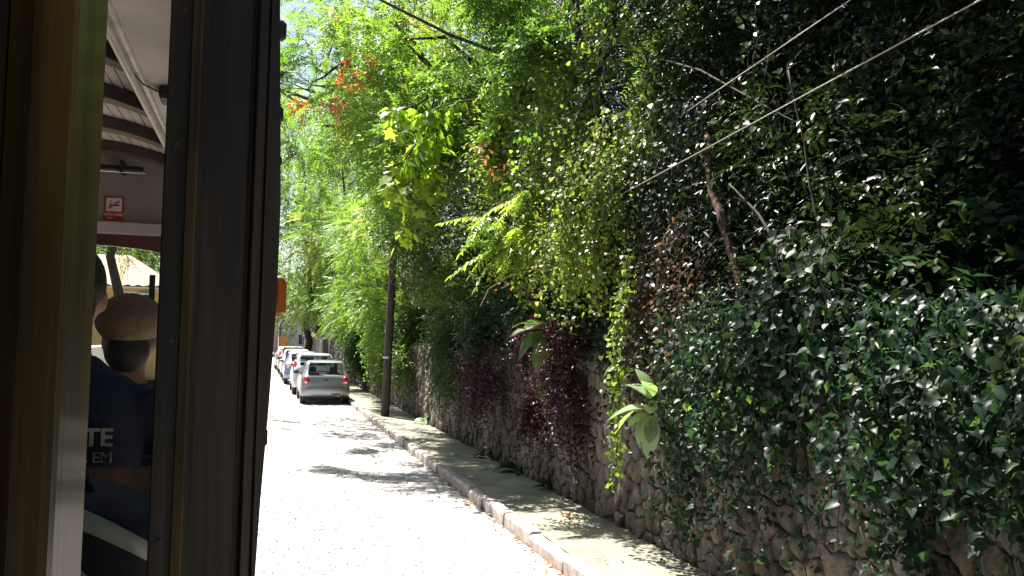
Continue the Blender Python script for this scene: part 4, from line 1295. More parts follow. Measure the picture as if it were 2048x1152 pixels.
# ------------------------------------------------------------------ trees up the street
G1, G2 = 'street trees', 'trees on the slope above the wall'
tree('street tree with a thick trunk on the pavement beyond the last parked cars', (3.25, 62.5, .1), (3.1, 62, 6.5), .30,
     [((2.6, 60, 9.0), (3.2, 4, 3.0), 520), ((4.5, 61, 12), (3.5, 4, 3.2), 420), ((2.2, 61, 14.5), (2.8, 3.5, 3.0), 320), ((4.4, 62, 6.2), (2.6, 3.5, 2.2), 380), ((3.2, 60, 4.6), (1.5, 2.5, 1.3), 200)],
     'feather', 'leaf_bright', G1, 2.4, seed=1)
tree('far tree rising behind the row of cars at the street bend', (5.2, 80, 2), (4.6, 79, 9), .35,
     [((4.2, 78, 9), (3.5, 4, 4), 420), ((3.0, 78, 15), (3.2, 4, 4.5), 420), ((6, 78, 20), (4, 4, 4), 320), ((3.2, 82, 4.8), (1.8, 3, 2.2), 260)], 'broad', 'leaf_mid', G1, 3.0, seed=2)
tree('pale feathery tree overhanging the wall above the middle cars', (5.4, 47, hill_z(5.4)), (4.6, 46.5, 7.5), .22,
     [((3.6, 45.5, 7.2), (1.9, 3, 2.4), 520), ((4.6, 46, 10.5), (2.8, 3, 2.4), 480), ((3.4, 46, 13.4), (2.3, 3, 2.2), 380), ((4.2, 44, 4.6), (1.5, 3, 1.6), 420), ((5.6, 46, 16), (3, 3, 2.6), 380)],
     'feather', 'leaf_feather', G2, 2.0, seed=3)
tree('light green tree above the wall by the second parked car', (5.6, 37, hill_z(5.6)), (5.0, 36.5, 6.5), .20,
     [((4.0, 36, 6.0), (1.6, 2.6, 2.2), 620), ((4.7, 36, 9.0), (2.4, 2.6, 2.2), 560), ((3.8, 36, 3.6), (1.2, 3.0, 1.3), 420), ((5.4, 36, 12.2), (2.8, 3, 2.6), 480)],
     'feather', 'leaf_bright', G2, 1.7, seed=4)
tree('yellow-green tree hanging over the wall just past the utility pole', (5.6, 29.5, hill_z(5.6)), (5.0, 29, 6.0), .19,
     [((4.0, 29, 5.6), (1.5, 2.5, 1.9), 680), ((4.8, 29, 8.2), (2.3, 2.6, 2.0), 620), ((3.9, 28, 3.2), (1.0, 2.8, 1.2), 420), ((5.6, 29, 11), (2.8, 3, 2.6), 520)],
     'feather', 'leaf_feather', G2, 1.45, seed=5)
tree('dark leafy tree behind the utility pole', (5.9, 23, hill_z(5.9)), (5.4, 23, 5.5), .18,
     [((4.6, 22.5, 5.0), (1.3, 2.4, 1.9), 760), ((5.4, 23, 7.6), (2.0, 2.5, 2.0), 650), ((4.5, 21.5, 3.0), (.8, 2.4, 1.1), 520), ((6.2, 23, 10), (2.6, 3, 2.4), 520), ((6.5, 20.5, 6), (1.7, 2, 2.3), 620), ((7.6, 26, 8.5), (2.5, 3, 3.2), 560), ((3.5, 22.8, 5.1), (.75, 1.2, 1.3), 420)],
     'broad', 'leaf_mid', G2, 1.1, seed=6)
tree('dense dark tree filling the slope above the purple shrubs', (6.2, 17, hill_z(6.2)), (5.9, 17, 6.0), .20,
     [((5.0, 16.5, 4.6), (1.1, 2.2, 1.7), 760), ((5.7, 17, 7.0), (1.6, 2.6, 1.9), 700), ((4.8, 15.5, 2.9), (.7, 2.2, .9), 520), ((6.8, 17, 9.5), (2.2, 3, 2.2), 600), ((8, 17, 13), (3, 3, 3), 420), ((7.4, 18.5, 8.0), (1.6, 1.6, 2.0), 520), ((6.2, 26.5, 6.4), (1.2, 1.6, 1.8), 420)],
     'small', 'leaf_dark', G2, 1.35, seed=7)
# tall overhanging tree: its limbs reach out over the road at the upper left of the view
tall = tree('tall feathery tree whose limbs with red leaf tips reach over the road', (6.6, 20, hill_z(6.6)), (5.6, 19, 8.0), .24,
     [((1.5, 18.5, 8.0), (1.2, 1.8, 1.1), 330), ((2.6, 17.5, 6.7), (1.0, 1.6, .9), 330), ((1.2, 21, 7.2), (.9, 1.5, .8), 200), ((3.5, 18, 8.6), (1.3, 1.8, 1.0), 330), ((2.2, 19.5, 9.6), (1.6, 2, .9), 260),
      ((1.2, 24, 9.4), (1.2, 2, 1.4), 260), ((2.6, 16.0, 5.6), (.7, 1.2, .8), 200), ((3.4, 20, 6.2), (1, 1.6, 1.0), 260), ((-.5, 28.5, 9.2), (1.4, 2.8, .9), 260), ((.2, 20.3, 7.8), (.8, 1.5, .6), 130)],
     'feather', 'leaf_feather', G2, 1.5, seed=8, down=.15)
lv = Leaves()
for c, n in (((1.46, 16.4, 7.4), 7), ((1.40, 16.3, 7.1), 7), ((.66, 16.6, 6.55), 9), ((1.12, 16.5, 6.6), 8), ((1.75, 16.4, 7.1), 6), ((1.3, 16.3, 6.85), 5)):
    O = np.array(c) + rng.normal(0, .13, (n, 3)); lv.sprays(O, rng.normal(0, .8, (n, 3)), rng.uniform(.22, .36, n), pairs=8, ln=.085, wd=.42, jit=.2, droop=.2, ang=60)
o = lv.obj('red_leaves', M['leaf_red'], tall); o.matrix_parent_inverse = Matrix.Translation(-tall.location)
tree('tree with a thick dark bending trunk high at the top of the view', (6.2, 14.6, hill_z(6.2)), (5.3, 15, 8.6), .17,
     [((3.8, 13.6, 8.3), (.9, 1.4, .9), 340), ((5.2, 13.4, 6.4), (1.1, 1.5, 1.0), 420), ((3.9, 13.2, 7.0), (.8, 1.2, .8), 260), ((6.5, 15, 9.5), (2, 2, 1.6), 420)],
     'feather', 'leaf_bright', G2, 1.25, seed=9, down=.4)
# shading wood over the near slope
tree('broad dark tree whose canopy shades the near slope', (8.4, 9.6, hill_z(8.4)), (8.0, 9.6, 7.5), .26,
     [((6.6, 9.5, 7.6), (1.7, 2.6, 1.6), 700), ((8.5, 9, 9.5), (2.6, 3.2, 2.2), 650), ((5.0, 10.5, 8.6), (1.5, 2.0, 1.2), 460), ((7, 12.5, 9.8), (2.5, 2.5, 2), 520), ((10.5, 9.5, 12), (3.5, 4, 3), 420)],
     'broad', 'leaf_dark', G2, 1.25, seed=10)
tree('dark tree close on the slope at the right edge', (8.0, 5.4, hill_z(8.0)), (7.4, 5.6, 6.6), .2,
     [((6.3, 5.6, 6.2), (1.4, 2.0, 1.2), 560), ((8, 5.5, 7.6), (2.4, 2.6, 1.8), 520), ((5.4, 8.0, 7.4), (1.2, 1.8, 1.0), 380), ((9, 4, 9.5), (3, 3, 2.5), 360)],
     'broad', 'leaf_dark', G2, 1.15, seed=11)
tree('tall background tree high on the hill, crown above the dark trees', (13, 19, hill_z(13)), (12.5, 19, 15), .35,
     [((11, 18, 14), (3.5, 5, 3.5), 520), ((14, 20, 18), (4, 5, 4), 420), ((10, 25, 14), (3.5, 5, 4), 460), ((12, 12, 13), (3, 4, 3), 360)], 'broad', 'leaf_mid', G2, 2.2, seed=12)
tree('second background tree high on the hill behind the pole', (12, 36, hill_z(12)), (11, 35, 14), .35,
     [((9, 34, 14), (3.5, 5, 4), 420), ((8, 42, 17), (4, 5, 4.5), 420), ((12, 32, 19), (4, 5, 4), 360), ((8.5, 28, 13), (3, 4, 3.5), 360)], 'broad', 'leaf_mid', G2, 2.6, seed=13)

tree('dark tree high on the near slope behind the cables', (9.5, 13, hill_z(9.5)), (9, 13, 9), .22,
     [((7.4, 13, 7.2), (1.6, 2.2, 1.6), 560), ((9, 12, 9.5), (2.4, 2.6, 2), 480), ((6.3, 11.2, 5.6), (1.1, 1.8, 1.2), 520), ((7.6, 8.4, 5.6), (1.3, 1.8, 1.0), 480), ((8.4, 16, 9), (2, 2.4, 2.4), 420)],
     'broad', 'leaf_dark', G2, 1.2, seed=15)
tree('leaning dark tree whose limb shades the near wall', (6.6, 8.6, hill_z(6.6)), (5.6, 9, 8.2), .16,
     [((3.9, 8.6, 8.6), (1.6, 2.0, .9), 620), ((5.0, 7.6, 8.6), (1.6, 2.4, 1.0), 520), ((3.9, 6.0, 7.6), (1.4, 1.8, .8), 380), ((1.0, 5.5, 8.8), (2.0, 2.6, .9), 420), ((5.6, 4.0, 7.4), (1.6, 2.2, .9), 420)],  # limb over the road added out of view to cut bounce onto the tram
     'broad', 'leaf_dark', G2, 1.2, seed=16)
for i, (x, yy, lab) in enumerate([(-8.5, -4, 'unseen broad tree across the road behind the tram, added to block sky light'), (-8.5, 5, 'unseen broad tree across the road beside the tram, added to block sky light'), (-9, 15, 'unseen broad tree across the road ahead of the tram, added to block sky light'), (-9, 25, 'unseen tree across the road short of the ochre house, added to block sky light')]):  # row added out of view to block sky light from the left
    tree(lab, (x, yy, 0), (x + .2, yy, 4.5), .25, [((x + .6, yy, 4.5), (2.0, 4.2, 2.8), 420), ((x, yy + 1, 8.5), (2.6, 4.6, 2.8), 420)], 'broad', 'leaf_mid', 'unseen trees added to block light', 2.6, seed=90 + i)

for i, (x, yy, lab) in enumerate([(6.4, -1.5, 'unseen big dark tree just behind the viewer, added to dim the tram'), (6.2, -8.5, 'unseen big dark tree farther behind the tram, added to dim it')]):  # crowns added behind the view to dim the light on the posts
    tree(lab, (x, yy, hill_z(x)), (x - .8, yy, 6.5), .25, [((x - .6, yy, 4.6), (1.6, 3.6, 2.0), 420), ((x - 3.0, yy, 7.6), (2.8, 4.0, 1.8), 520), ((x, yy, 9), (3, 4, 2.5), 360)], 'broad', 'leaf_dark', G2, 2.2, seed=95 + i)
tree('unseen far tree behind the tram, added to cut light from the rear', (-1, -26, 0), (-1, -26, 5), .3, [((-1, -26, 4.5), (7, 3, 4.5), 620), ((0, -26, 10), (7, 3, 4), 420)], 'broad', 'leaf_mid', 'unseen trees added to block light', 3.2, seed=97)  # added behind the view to close off light from the rear

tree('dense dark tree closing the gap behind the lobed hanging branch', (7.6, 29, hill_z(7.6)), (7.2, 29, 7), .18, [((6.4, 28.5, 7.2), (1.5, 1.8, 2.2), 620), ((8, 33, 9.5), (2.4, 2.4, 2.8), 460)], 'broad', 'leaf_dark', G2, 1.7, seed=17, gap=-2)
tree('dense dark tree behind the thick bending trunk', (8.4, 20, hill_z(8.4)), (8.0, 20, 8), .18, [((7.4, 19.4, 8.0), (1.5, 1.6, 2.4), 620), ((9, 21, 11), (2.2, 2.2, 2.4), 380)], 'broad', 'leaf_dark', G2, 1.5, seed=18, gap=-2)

# undergrowth that clothes the slope
lv = Leaves()
n = 15000
xx = WX + .4 + 11 * rng.random(n) ** 1.5; yy = 2.5 + 45 * rng.random(n) ** 1.25
zz = np.array([hill_z(x) for x in xx]) + np.abs(rng.normal(0, .55, n))
O = np.stack([xx, yy, zz], 1)
D = rng.normal(0, .7, (n, 3)) + np.array([-.5, -.2, .35])
lv.sprays(O, D, rng.uniform(.3, .7, n), pairs=5, ln=.13, wd=.5, jit=.5, droop=.4, ang=55)
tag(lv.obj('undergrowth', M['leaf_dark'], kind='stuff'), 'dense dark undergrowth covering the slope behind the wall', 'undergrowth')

# ------------------------------------------------------------------ shrubs along the top of the wall
GS = 'shrubs on the wall top'
rs = random.Random(21)
for i, (yy, lab, mat, kind, sc) in enumerate([
        (4.4, 'dark broad-leaved shrub above the creeper at the right edge', 'leaf_ivy', 'broad', 1.25),
        (5.9, 'dark shrub above the wall left of the creeper mass', 'leaf_dark', 'broad', 1.1),
        (7.3, 'small-leaved shrub with glinting leaves under the reddish trunk', 'leaf_dark', 'small', 1.2),
        (8.6, 'brownish dry-leaved shrub above the big pale leaves', 'leaf_brown', 'small', 1.1),
        (13.4, 'dark green shrub above the left purple shrub', 'leaf_ivy', 'lance', 1.0),
        (15.6, 'blue-green shrub spilling over the wall left of the purple shrubs', 'leaf_ivy', 'lance', 1.0),
        (18.2, 'grey-green shrub spilling low over the wall near the utility pole', 'leaf_ivy', 'lance', 1.0),
        (21.0, 'green shrub draped over the wall just right of the utility pole', 'leaf_mid', 'small', 1.3),
        (25.5, 'green shrub draped over the wall just left of the utility pole', 'leaf_mid', 'broad', 1.1),
        (30.5, 'bright shrub draped over the wall beside the silver hatchback', 'leaf_bright', 'broad', 1.3),
        (36.5, 'small green shrub hanging over the wall beside the second car', 'leaf_mid', 'broad', 1.5)]):
    near = yy < 10
    blobs = [((WX + (.75 if near else .35), yy, 2.75), (.6, .95, .6), 330 if near else 420), ((WX + (.45 if yy < 17 else -.05), yy + .2, 2.3), (.4, .9, .5), 240 if near else 380)]
    if yy > 17: blobs.append(((WX - .12, yy - .3, 1.65), (.28, .9, .45), 260))
    shrub(lab, (WX + .45, yy, 2.1), blobs, kind, mat, seed=40 + i, group=GS, scale=sc, down=.5)

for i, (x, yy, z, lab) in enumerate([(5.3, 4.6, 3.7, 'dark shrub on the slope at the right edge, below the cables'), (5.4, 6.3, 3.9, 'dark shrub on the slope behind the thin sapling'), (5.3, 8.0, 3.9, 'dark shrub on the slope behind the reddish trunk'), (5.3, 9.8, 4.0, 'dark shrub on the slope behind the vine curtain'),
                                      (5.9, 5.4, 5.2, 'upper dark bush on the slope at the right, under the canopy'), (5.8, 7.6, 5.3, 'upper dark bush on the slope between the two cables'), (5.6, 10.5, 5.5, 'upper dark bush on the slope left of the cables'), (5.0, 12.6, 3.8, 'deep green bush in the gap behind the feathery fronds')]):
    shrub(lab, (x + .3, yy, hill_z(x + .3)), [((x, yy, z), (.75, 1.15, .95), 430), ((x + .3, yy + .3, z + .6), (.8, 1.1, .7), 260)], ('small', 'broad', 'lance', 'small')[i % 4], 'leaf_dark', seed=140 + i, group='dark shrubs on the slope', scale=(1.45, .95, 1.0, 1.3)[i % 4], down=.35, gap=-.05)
# sunlit tangles round the fronds
shrub('sunlit tangle of fine leaves round the base of the feathery fronds', (4.3, 11.8, 3.0), [((3.45, 11.5, 4.3), (.55, .7, .75), 330), ((3.75, 11.0, 3.5), (.4, .6, .6), 240)], 'small', 'leaf_vine', seed=160, scale=1.05, down=.5)
shrub('bright broad-leaved tangle above the feathery fronds', (4.5, 12.8, 4.0), [((3.3, 12.6, 5.3), (.55, .8, .6), 200), ((3.9, 12.2, 6.2), (.6, .8, .6), 180)], 'broad', 'leaf_bright', seed=161, scale=1.05, down=.5)
shrub('bright leaf mass trailing behind the lobed hanging branch', (4.6, 15.5, 4.5), [((2.7, 15.3, 5.9), (.75, .9, .6), 220), ((2.3, 15.0, 5.0), (.45, .6, .7), 150), ((3.4, 15.6, 6.6), (.8, .9, .6), 200)], 'broad', 'leaf_bright', seed=162, scale=1.1, down=.6)

# purple shrubs hanging down the wall
GP = 'purple shrubs on the wall'
for i, (yy, z, w, lab, n) in enumerate([
        (15.9, 1.65, 1.1, 'purple-leaved shrub hanging on the wall, leftmost of the purple ones', 300),
        (13.2, 1.82, .9, 'purple-leaved shrub hanging on the wall between two others', 330),
        (10.9, 1.85, .85, 'purple-leaved shrub with pink tips hanging beside the bright vine', 380)]):
    shrub(lab, (WX + .3, yy, 2.1), [((WX - .12, yy, z + .22), (.34, w, .45), n), ((WX - .10, yy - .1, z - .25), (.26, w * .8, .45), n // 2)], 'small', 'leaf_purple', seed=60 + i, group=GP, scale=1.25, down=.8, gap=.1, freq=2.2)


# ------------------------------------------------------------------ single-leaf plants
def leaf_mesh(name, tmpl, mat, ln, wd, val):
    T, tri = tmpl
    V = T * np.array([ln, wd, ln])
    return fastmesh(name, V, tri, mat, np.full(len(V), val), smooth=True)


def long_leaf(ln, wd, n=8, curl=.35, fold=.12):
    """a big oblong leaf along +x, grooved at the midrib and arching over"""
    V = []; F = []
    for i in range(n + 1):
        t = i / n
        w = wd * .5 * math.sin(math.pi * min(1, t * .93 + .05)) ** .75 * (1 if i < n else 0.02)
        z = -curl * ln * t * t
        for s in (-1, -.5, 0, .5, 1): V.append((ln * t * (1 - .15 * curl * t), s * w, z + fold * abs(s) * w * 1.6))
    for i in range(n):
        for k in range(4):
            a = i * 5 + k; F.append((a, a + 1, a + 6, a + 5))
    return np.array(V), np.array(F)


def aim(o, p, d, nrm):
    d = Vector(d).normalized(); nrm = Vector(nrm); nrm = (nrm - d * nrm.dot(d)).normalized(); w = nrm.cross(d)
    o.matrix_local = Matrix(((d.x, w.x, nrm.x, p[0]), (d.y, w.y, nrm.y, p[1]), (d.z, w.z, nrm.z, p[2]), (0, 0, 0, 1)))
    return o


def rosette(label, base, name, mat, leaves, ln, wd, seed, cat='plant', curl=.35, group=None, stem=True):
    rr_ = random.Random(seed)
    t = empty(name, base); tag(t, label, cat, group)
    ms = []
    for k in range(3):
        V, F = long_leaf(ln * (.8 + .2 * k), wd * (.85 + .15 * k), curl=curl * (.7 + .4 * k))
        ms.append(fastmesh('leaf', V, F, M[mat], np.full(len(V), .25 + .3 * k), smooth=True))
    for i, (d, z) in enumerate(leaves):
        o = link('leaf', ms[rr_.randrange(3)], t)
        s = Vector(d) + Vector((rr_.uniform(-.12, .12), rr_.uniform(-.12, .12), rr_.uniform(-.12, .12)))
        aim(o, Vector(s.normalized()) * .03 + Vector((0, 0, z)), s, (0, -.25, 1))
    if stem:
        mb = MB(); mb.tube([(.42, .03, -.30), (.06, 0, -.15), (0, 0, 0), (0, 0, max(z for _, z in leaves))], [.016, .015, .013, .008], 8); mb.build('stem', M['twig'], t, smooth=True)
    return t


rosette('big pale-leaved plant growing out of the wall right of the bright vine', (3.74, 8.1, 1.62), 'large_leaf_plant', 'leaf_pale',
        [((-.75, .35, .30), .0), ((-.65, .75, .02), .02), ((-.45, -.35, .55), .10), ((-.2, .1, 1), .12), ((-.3, -.8, .2), .04), ((-.6, -.2, -.7), -.03), ((-.25, -.55, -.9), -.02), ((.1, -.9, .35), .06), ((-.85, .0, -.25), -.02), ((-.3, .6, .7), .1), ((-.4, -.7, -.6), -.06), ((-.2, -.5, .8), .12)],
        .31, .165, 5, curl=.5)
rosette('dark blue-green broad-leaved plant on the wall top above the purple shrubs', (3.85, 11.9, 2.35), 'large_leaf_plant', 'leaf_mid',
        [((-.8, .1, .2), .1), ((-.5, -.6, -.5), .05), ((-.6, .5, .4), .15), ((-.3, -.4, .9), .2), ((-.3, -.5, -.9), .0), ((-.8, -.2, -.4), .08), ((.1, -.7, .4), .18), ((-.4, .3, .9), .22), ((-.6, -.5, .4), .15)],
        .42, .21, 6)
rosette('young spray of narrow leaves sticking out among the purple shrubs', (3.86, 11.6, 1.62), 'young_plant', 'leaf_bright',
        [((-.8, .3, -.2), 0), ((-.7, -.3, -.35), 0), ((-.6, .1, .4), .02), ((-.5, -.6, -.1), .03), ((-.75, .5, .15), .03), ((-.5, .0, -.8), -.02)], .30, .07, 8)
GW = 'weeds along the foot of the wall'
for i, (p, lab) in enumerate([((4.08, 15.9, .13), 'leafy weed at the foot of the wall below the left purple shrub'), ((4.08, 14.0, .13), 'small weed at the foot of the wall, nearest of the foot weeds'), ((4.1, 22.3, .13), 'pale weed at the wall foot beside the utility pole'), ((4.1, 12.4, .12), 'tiny weed at the wall corner below the middle purple shrub')]):
    rw = random.Random(80 + i)
    rosette(lab, p, 'weed', 'leaf_pale' if i == 2 else 'leaf_ivy', [((math.cos(a) * .8 - .3, math.sin(a), rw.uniform(.2, .9)), rw.uniform(0, .12)) for a in [rw.uniform(0, 6.28) for _ in range(13 if i != 3 else 8)]], .30 if i < 3 else .18, .085, 90 + i, 'weed', .6, GW, stem=False)

# branch with big lobed leaves hanging over the pavement
rb = random.Random(31)
gb = empty('hanging_branch', (3.6, 14.6, 6.4)); tag(gb, 'sunlit branch of large lobed bright green leaves hanging over the pavement', 'branch')
lm = [leaf_mesh('leaf', LOBED, M['leaf_lobed'], s, s * .95, v) for s, v in ((.14, .6), (.17, .75), (.12, .9), (.19, .7))]
paths = []
for (a, b, c) in (((3.6, 14.6, 6.4), (2.6, 14.1, 6.2), (1.95, 13.9, 5.5)), ((2.6, 14.1, 6.2), (2.3, 14, 5.2), (2.12, 13.95, 3.85)), ((2.75, 14.2, 6.2), (2.6, 14.1, 5.4), (2.62, 14.0, 4.6)), ((2.3, 14, 5.4), (1.95, 13.95, 4.9), (1.82, 13.9, 4.45)), ((2.5, 14.1, 6.2), (2.1, 14, 5.9), (1.8, 14, 5.9))):
    P = [Vector(a).lerp(Vector(b), t).lerp(Vector(b).lerp(Vector(c), t), t) - Vector((3.6, 14.6, 6.4)) for t in [k / 12 for k in range(13)]]
    mb = MB(); mb.tube(P, [.018 - .0011 * k for k in range(13)], 6); mb.build('twig', M['twig'], gb, smooth=True); paths.append(P)
for i in range(285):
    P = paths[rb.choice((0, 1, 1, 1, 2, 2, 3, 4))]
    t = rb.uniform(1, 12); k = min(int(t), 11); p = P[k].lerp(P[k + 1], t - k)
    d = Vector((rb.uniform(-1, 1), rb.uniform(-1, 1), rb.uniform(-1.3, .1))).normalized()
    o = link('leaf', rb.choice(lm), gb)
    aim(o, p + d * rb.uniform(.02, .22), d + Vector((0, 0, -.5)), (rb.uniform(-.7, .7), rb.uniform(-1, .2), .8)); q = rb.uniform(.75, 1.2); o.scale = (q, q, q)


# long pinnate fronds, each a part
def frond_mesh(L, pairs, ll, wd, droop, val, mat, seed):
    rr_ = np.random.default_rng(seed)
    t = np.linspace(.12, 1, pairs)
    V = []; F = []; nb = 0
    z = lambda q: -droop * L * q * q
    for sd in (-1, 1):
        P = np.stack([L * t, np.zeros(pairs), z(t)], 1)
        D = np.stack([np.full(pairs, .45), np.full(pairs, sd * .9), -.35 - .5 * rr_.random(pairs)], 1) + rr_.normal(0, .08, (pairs, 3))
        N = np.stack([np.zeros(pairs), np.full(pairs, sd * .35), np.ones(pairs)], 1) + rr_.normal(0, .1, (pairs, 3))
        l_ = ll * (1.05 - .55 * np.abs(t - .45)) * rr_.uniform(.85, 1.1, pairs)
        v, f = place_leaves(P, D, N, l_, l_ * wd, OVAL)
        V.append(v); F.append(f + nb); nb += len(v)
    v, f = place_leaves(np.array([[L, 0, z(1)]]), np.array([[1, 0, -.6]]), np.array([[0, 0, 1.]]), np.array([ll]), np.array([ll * wd]), OVAL)
    V.append(v); F.append(f + nb); nb += len(v)
    rv = []
    for q in np.linspace(0, 1, 8):
        for a in (0, 2.1, 4.2): rv.append((L * q, .004 * math.cos(a), z(q) + .004 * math.sin(a)))
    rf = []
    for i in range(7):
        for k in range(3):
            a, b = i * 3 + k, i * 3 + (k + 1) % 3
            rf += [(a, b, b + 3), (a, b + 3, a + 3)]
    V.append(np.array(rv)); F.append(np.array(rf) + nb)
    V = np.concatenate(V)
    return fastmesh('frond', V, np.concatenate(F), M[mat], np.clip(np.full(len(V), val) + rr_.normal(0, .05, len(V)), 0, 1), smooth=False)


pf = empty('feather_leaf_branch', (4.3, 11.9, 3.3)); tag(pf, 'pale sunlit branch of long feather-shaped fronds pointing at the road', 'branch')
fm = [frond_mesh(.72, 12, .15, .34, .35, .8, 'leaf_lobed', 3), frond_mesh(.84, 14, .155, .32, .5, .7, 'leaf_vine', 4), frond_mesh(.6, 10, .14, .36, .45, .4, 'leaf_bright', 5)]
rf_ = random.Random(44)
B = Vector((4.3, 11.9, 3.3))
for (a, b) in (((4.3, 11.9, 3.3), (2.9, 11.5, 3.95)), ((4.0, 11.8, 3.4), (3.0, 11.4, 3.55)), ((4.1, 11.8, 3.4), (3.3, 11.3, 4.3))):
    mb = MB(); mb.tube([p for p in wander(Vector(a) - B, Vector(b) - B, 6, .06, rf_)], [.016, .014, .012, .010, .008, .006, .004], 6); mb.build('twig', M['twig_pale'], pf, smooth=True)
    for i in range(18):
        p = Vector(a).lerp(Vector(b), rf_.uniform(.3, 1)) - B
        o = link('frond', rf_.choice(fm), pf)
        aim(o, p, (rf_.uniform(-1, -.1), rf_.uniform(-.9, .9), rf_.uniform(-.5, .5)), (rf_.uniform(-.6, .6), rf_.uniform(-.6, .3), 1)); q = rf_.uniform(.55, 1.1); o.scale = (q, q, q)
mb = MB()
dt = empty('dry_twig', (3.75, 11.2, 3.15)); tag(dt, 'bare pale twig arching down below the feathery fronds', 'twig')
mb.tube([Vector(p) - Vector((3.75, 11.2, 3.15)) for p in ((3.95, 11.3, 3.25), (3.5, 11.2, 3.25), (3.1, 11.2, 3.12), (2.85, 11.2, 2.95), (2.74, 11.2, 2.72))], [.012, .011, .009, .007, .004], 6)
mb.build('stem', M['twig_pale'], dt, smooth=True)
mb = MB(); mb.tube([Vector(p) - Vector((3.75, 11.2, 3.15)) for p in ((3.3, 11.2, 3.2), (3.05, 11.15, 3.24), (2.8, 11.1, 3.2))], [.006, .005, .003], 5); mb.build('side_twig', M['twig_pale'], dt, smooth=True)
GD = 'dead red-brown leaf clusters'
for i, (p, lab) in enumerate([((3.0, 11.7, 4.62), 'cluster of dead red-brown leaves above the feathery fronds'), ((3.35, 11.4, 3.02), 'cluster of dry orange leaves hanging under the feathery fronds'), ((2.95, 12.2, 5.0), 'tuft of withered rusty leaves high beside the hanging branch')]):
    lv = Leaves(); n = 26
    O = np.array(p) + rng.normal(0, .10, (n, 3))
    lv.add(O, rng.normal(0, 1, (n, 3)) - np.array([0, 0, .8]), rng.normal(0, 1, (n, 3)), rng.uniform(.05, .11, n), rng.uniform(.025, .05, n), rng.uniform(0, 1, n), OVAL)
    tag(lv.obj('dead_leaves', M['litter']), lab, 'dead leaves', GD, 'stuff')


# ------------------------------------------------------------------ hanging vines
def vine(label, strands, mat, seed, dens=26, ln=.075, tmpl=HEART, group='hanging vines', spread=.10, wd=.9):
    rr_ = random.Random(seed)
    b = Vector(strands[0][0])
    t = empty('hanging_vine', b); tag(t, label, 'vine', group)
    lv = Leaves(); P = []; 
    for s in strands:
        pts = [Vector(p) for p in s]
        path = []
        for i in range(len(pts) - 1):
            for k in range(6): path.append(pts[i].lerp(pts[i + 1], k / 6) + Vector((rr_.uniform(-.03, .03), rr_.uniform(-.03, .03), 0)))
        path.append(pts[-1])
        mb = MB(); mb.tube([p - b for p in path], [.0045] * len(path), 5); mb.build('stem', M['twig'], t, smooth=True)
        for i in range(len(path) - 1):
            m_ = max(1, int((path[i + 1] - path[i]).length * dens * rr_.uniform(.6, 1.4)))
            for k in range(m_): P.append(path[i].lerp(path[i + 1], rr_.random()))
    P = np.array([tuple(p) for p in P]); n = len(P)
    P = P + rng.normal(0, spread * .5, (n, 3))
    D = rng.normal(0, .6, (n, 3)) + np.array([-.35, -.3, -.75]); N = rng.normal(0, .45, (n, 3)) + np.array([-.5, -.35, .55])
    l_ = ln * rng.uniform(.6, 1.3, n)
    lv.add(P, D, N, l_, l_ * wd, np.clip(rng.normal(.55, .25, n), 0, 1), tmpl)
    o = lv.obj('foliage', M[mat], t); o.matrix_parent_inverse = Matrix.Translation(-b)
    return t


def curtain(x0, y0, x1, y1, zt, zb, n, seed):
    rr_ = random.Random(seed); out_ = []
    for i in range(n):
        q = rr_.random(); x, y = x0 + (x1 - x0) * q + rr_.uniform(-.12, .12), y0 + (y1 - y0) * q + rr_.uniform(-.15, .15)
        a, b = zt + rr_.uniform(-.5, .5), zb + rr_.uniform(-.2, 1.0)
        out_.append([(x + .25, y + .1, a + .1), (x, y, a - .15), (x - .06, y - .03, (a + b) / 2), (x + rr_.uniform(-.06, .06), y, b)])
    return out_


vine('long bright vine strand hanging in sunlight down the front of the wall', [[(3.9, 9.0, 3.3), (3.66, 8.75, 2.7), (3.60, 8.7, 1.8), (3.62, 8.7, 1.1), (3.61, 8.7, .72)], [(3.85, 9.0, 3.1), (3.64, 8.8, 2.4), (3.65, 8.75, 1.5), (3.66, 8.75, 1.0)], [(3.8, 8.9, 3.0), (3.60, 8.66, 2.2), (3.61, 8.66, 1.3)]], 'leaf_vine', 51, 66, .06)
vine('curtain of small-leaved vines hanging above the bright wall strand', curtain(3.35, 9.9, 4.1, 9.6, 4.5, 2.4, 30, 3), 'leaf_vine', 52, 46, .055, spread=.15)
vine('tangled vine curtain right of the feathery fronds', curtain(3.35, 11.4, 3.9, 10.6, 5.0, 2.9, 22, 4), 'leaf_bright', 53, 42, .065, spread=.18)
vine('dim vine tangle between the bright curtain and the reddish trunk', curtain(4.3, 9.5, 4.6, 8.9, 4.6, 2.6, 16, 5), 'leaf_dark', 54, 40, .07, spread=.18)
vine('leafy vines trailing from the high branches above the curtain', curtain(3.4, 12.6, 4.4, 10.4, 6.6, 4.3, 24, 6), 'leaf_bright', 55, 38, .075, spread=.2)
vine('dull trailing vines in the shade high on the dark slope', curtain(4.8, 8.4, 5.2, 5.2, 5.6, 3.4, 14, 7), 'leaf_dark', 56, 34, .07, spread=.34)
vine('thin trailing creeper on the stones below the big pale leaves', [[(4.12, 8.9, 1.5), (4.08, 8.8, 1.0), (4.06, 8.75, .4)], [(4.12, 8.3, 1.5), (4.08, 8.2, 1.0), (4.06, 8.15, .35)], [(4.12, 7.7, 1.8), (4.08, 7.6, 1.2), (4.06, 7.5, .6)]], 'leaf_ivy', 57, 26, .085)

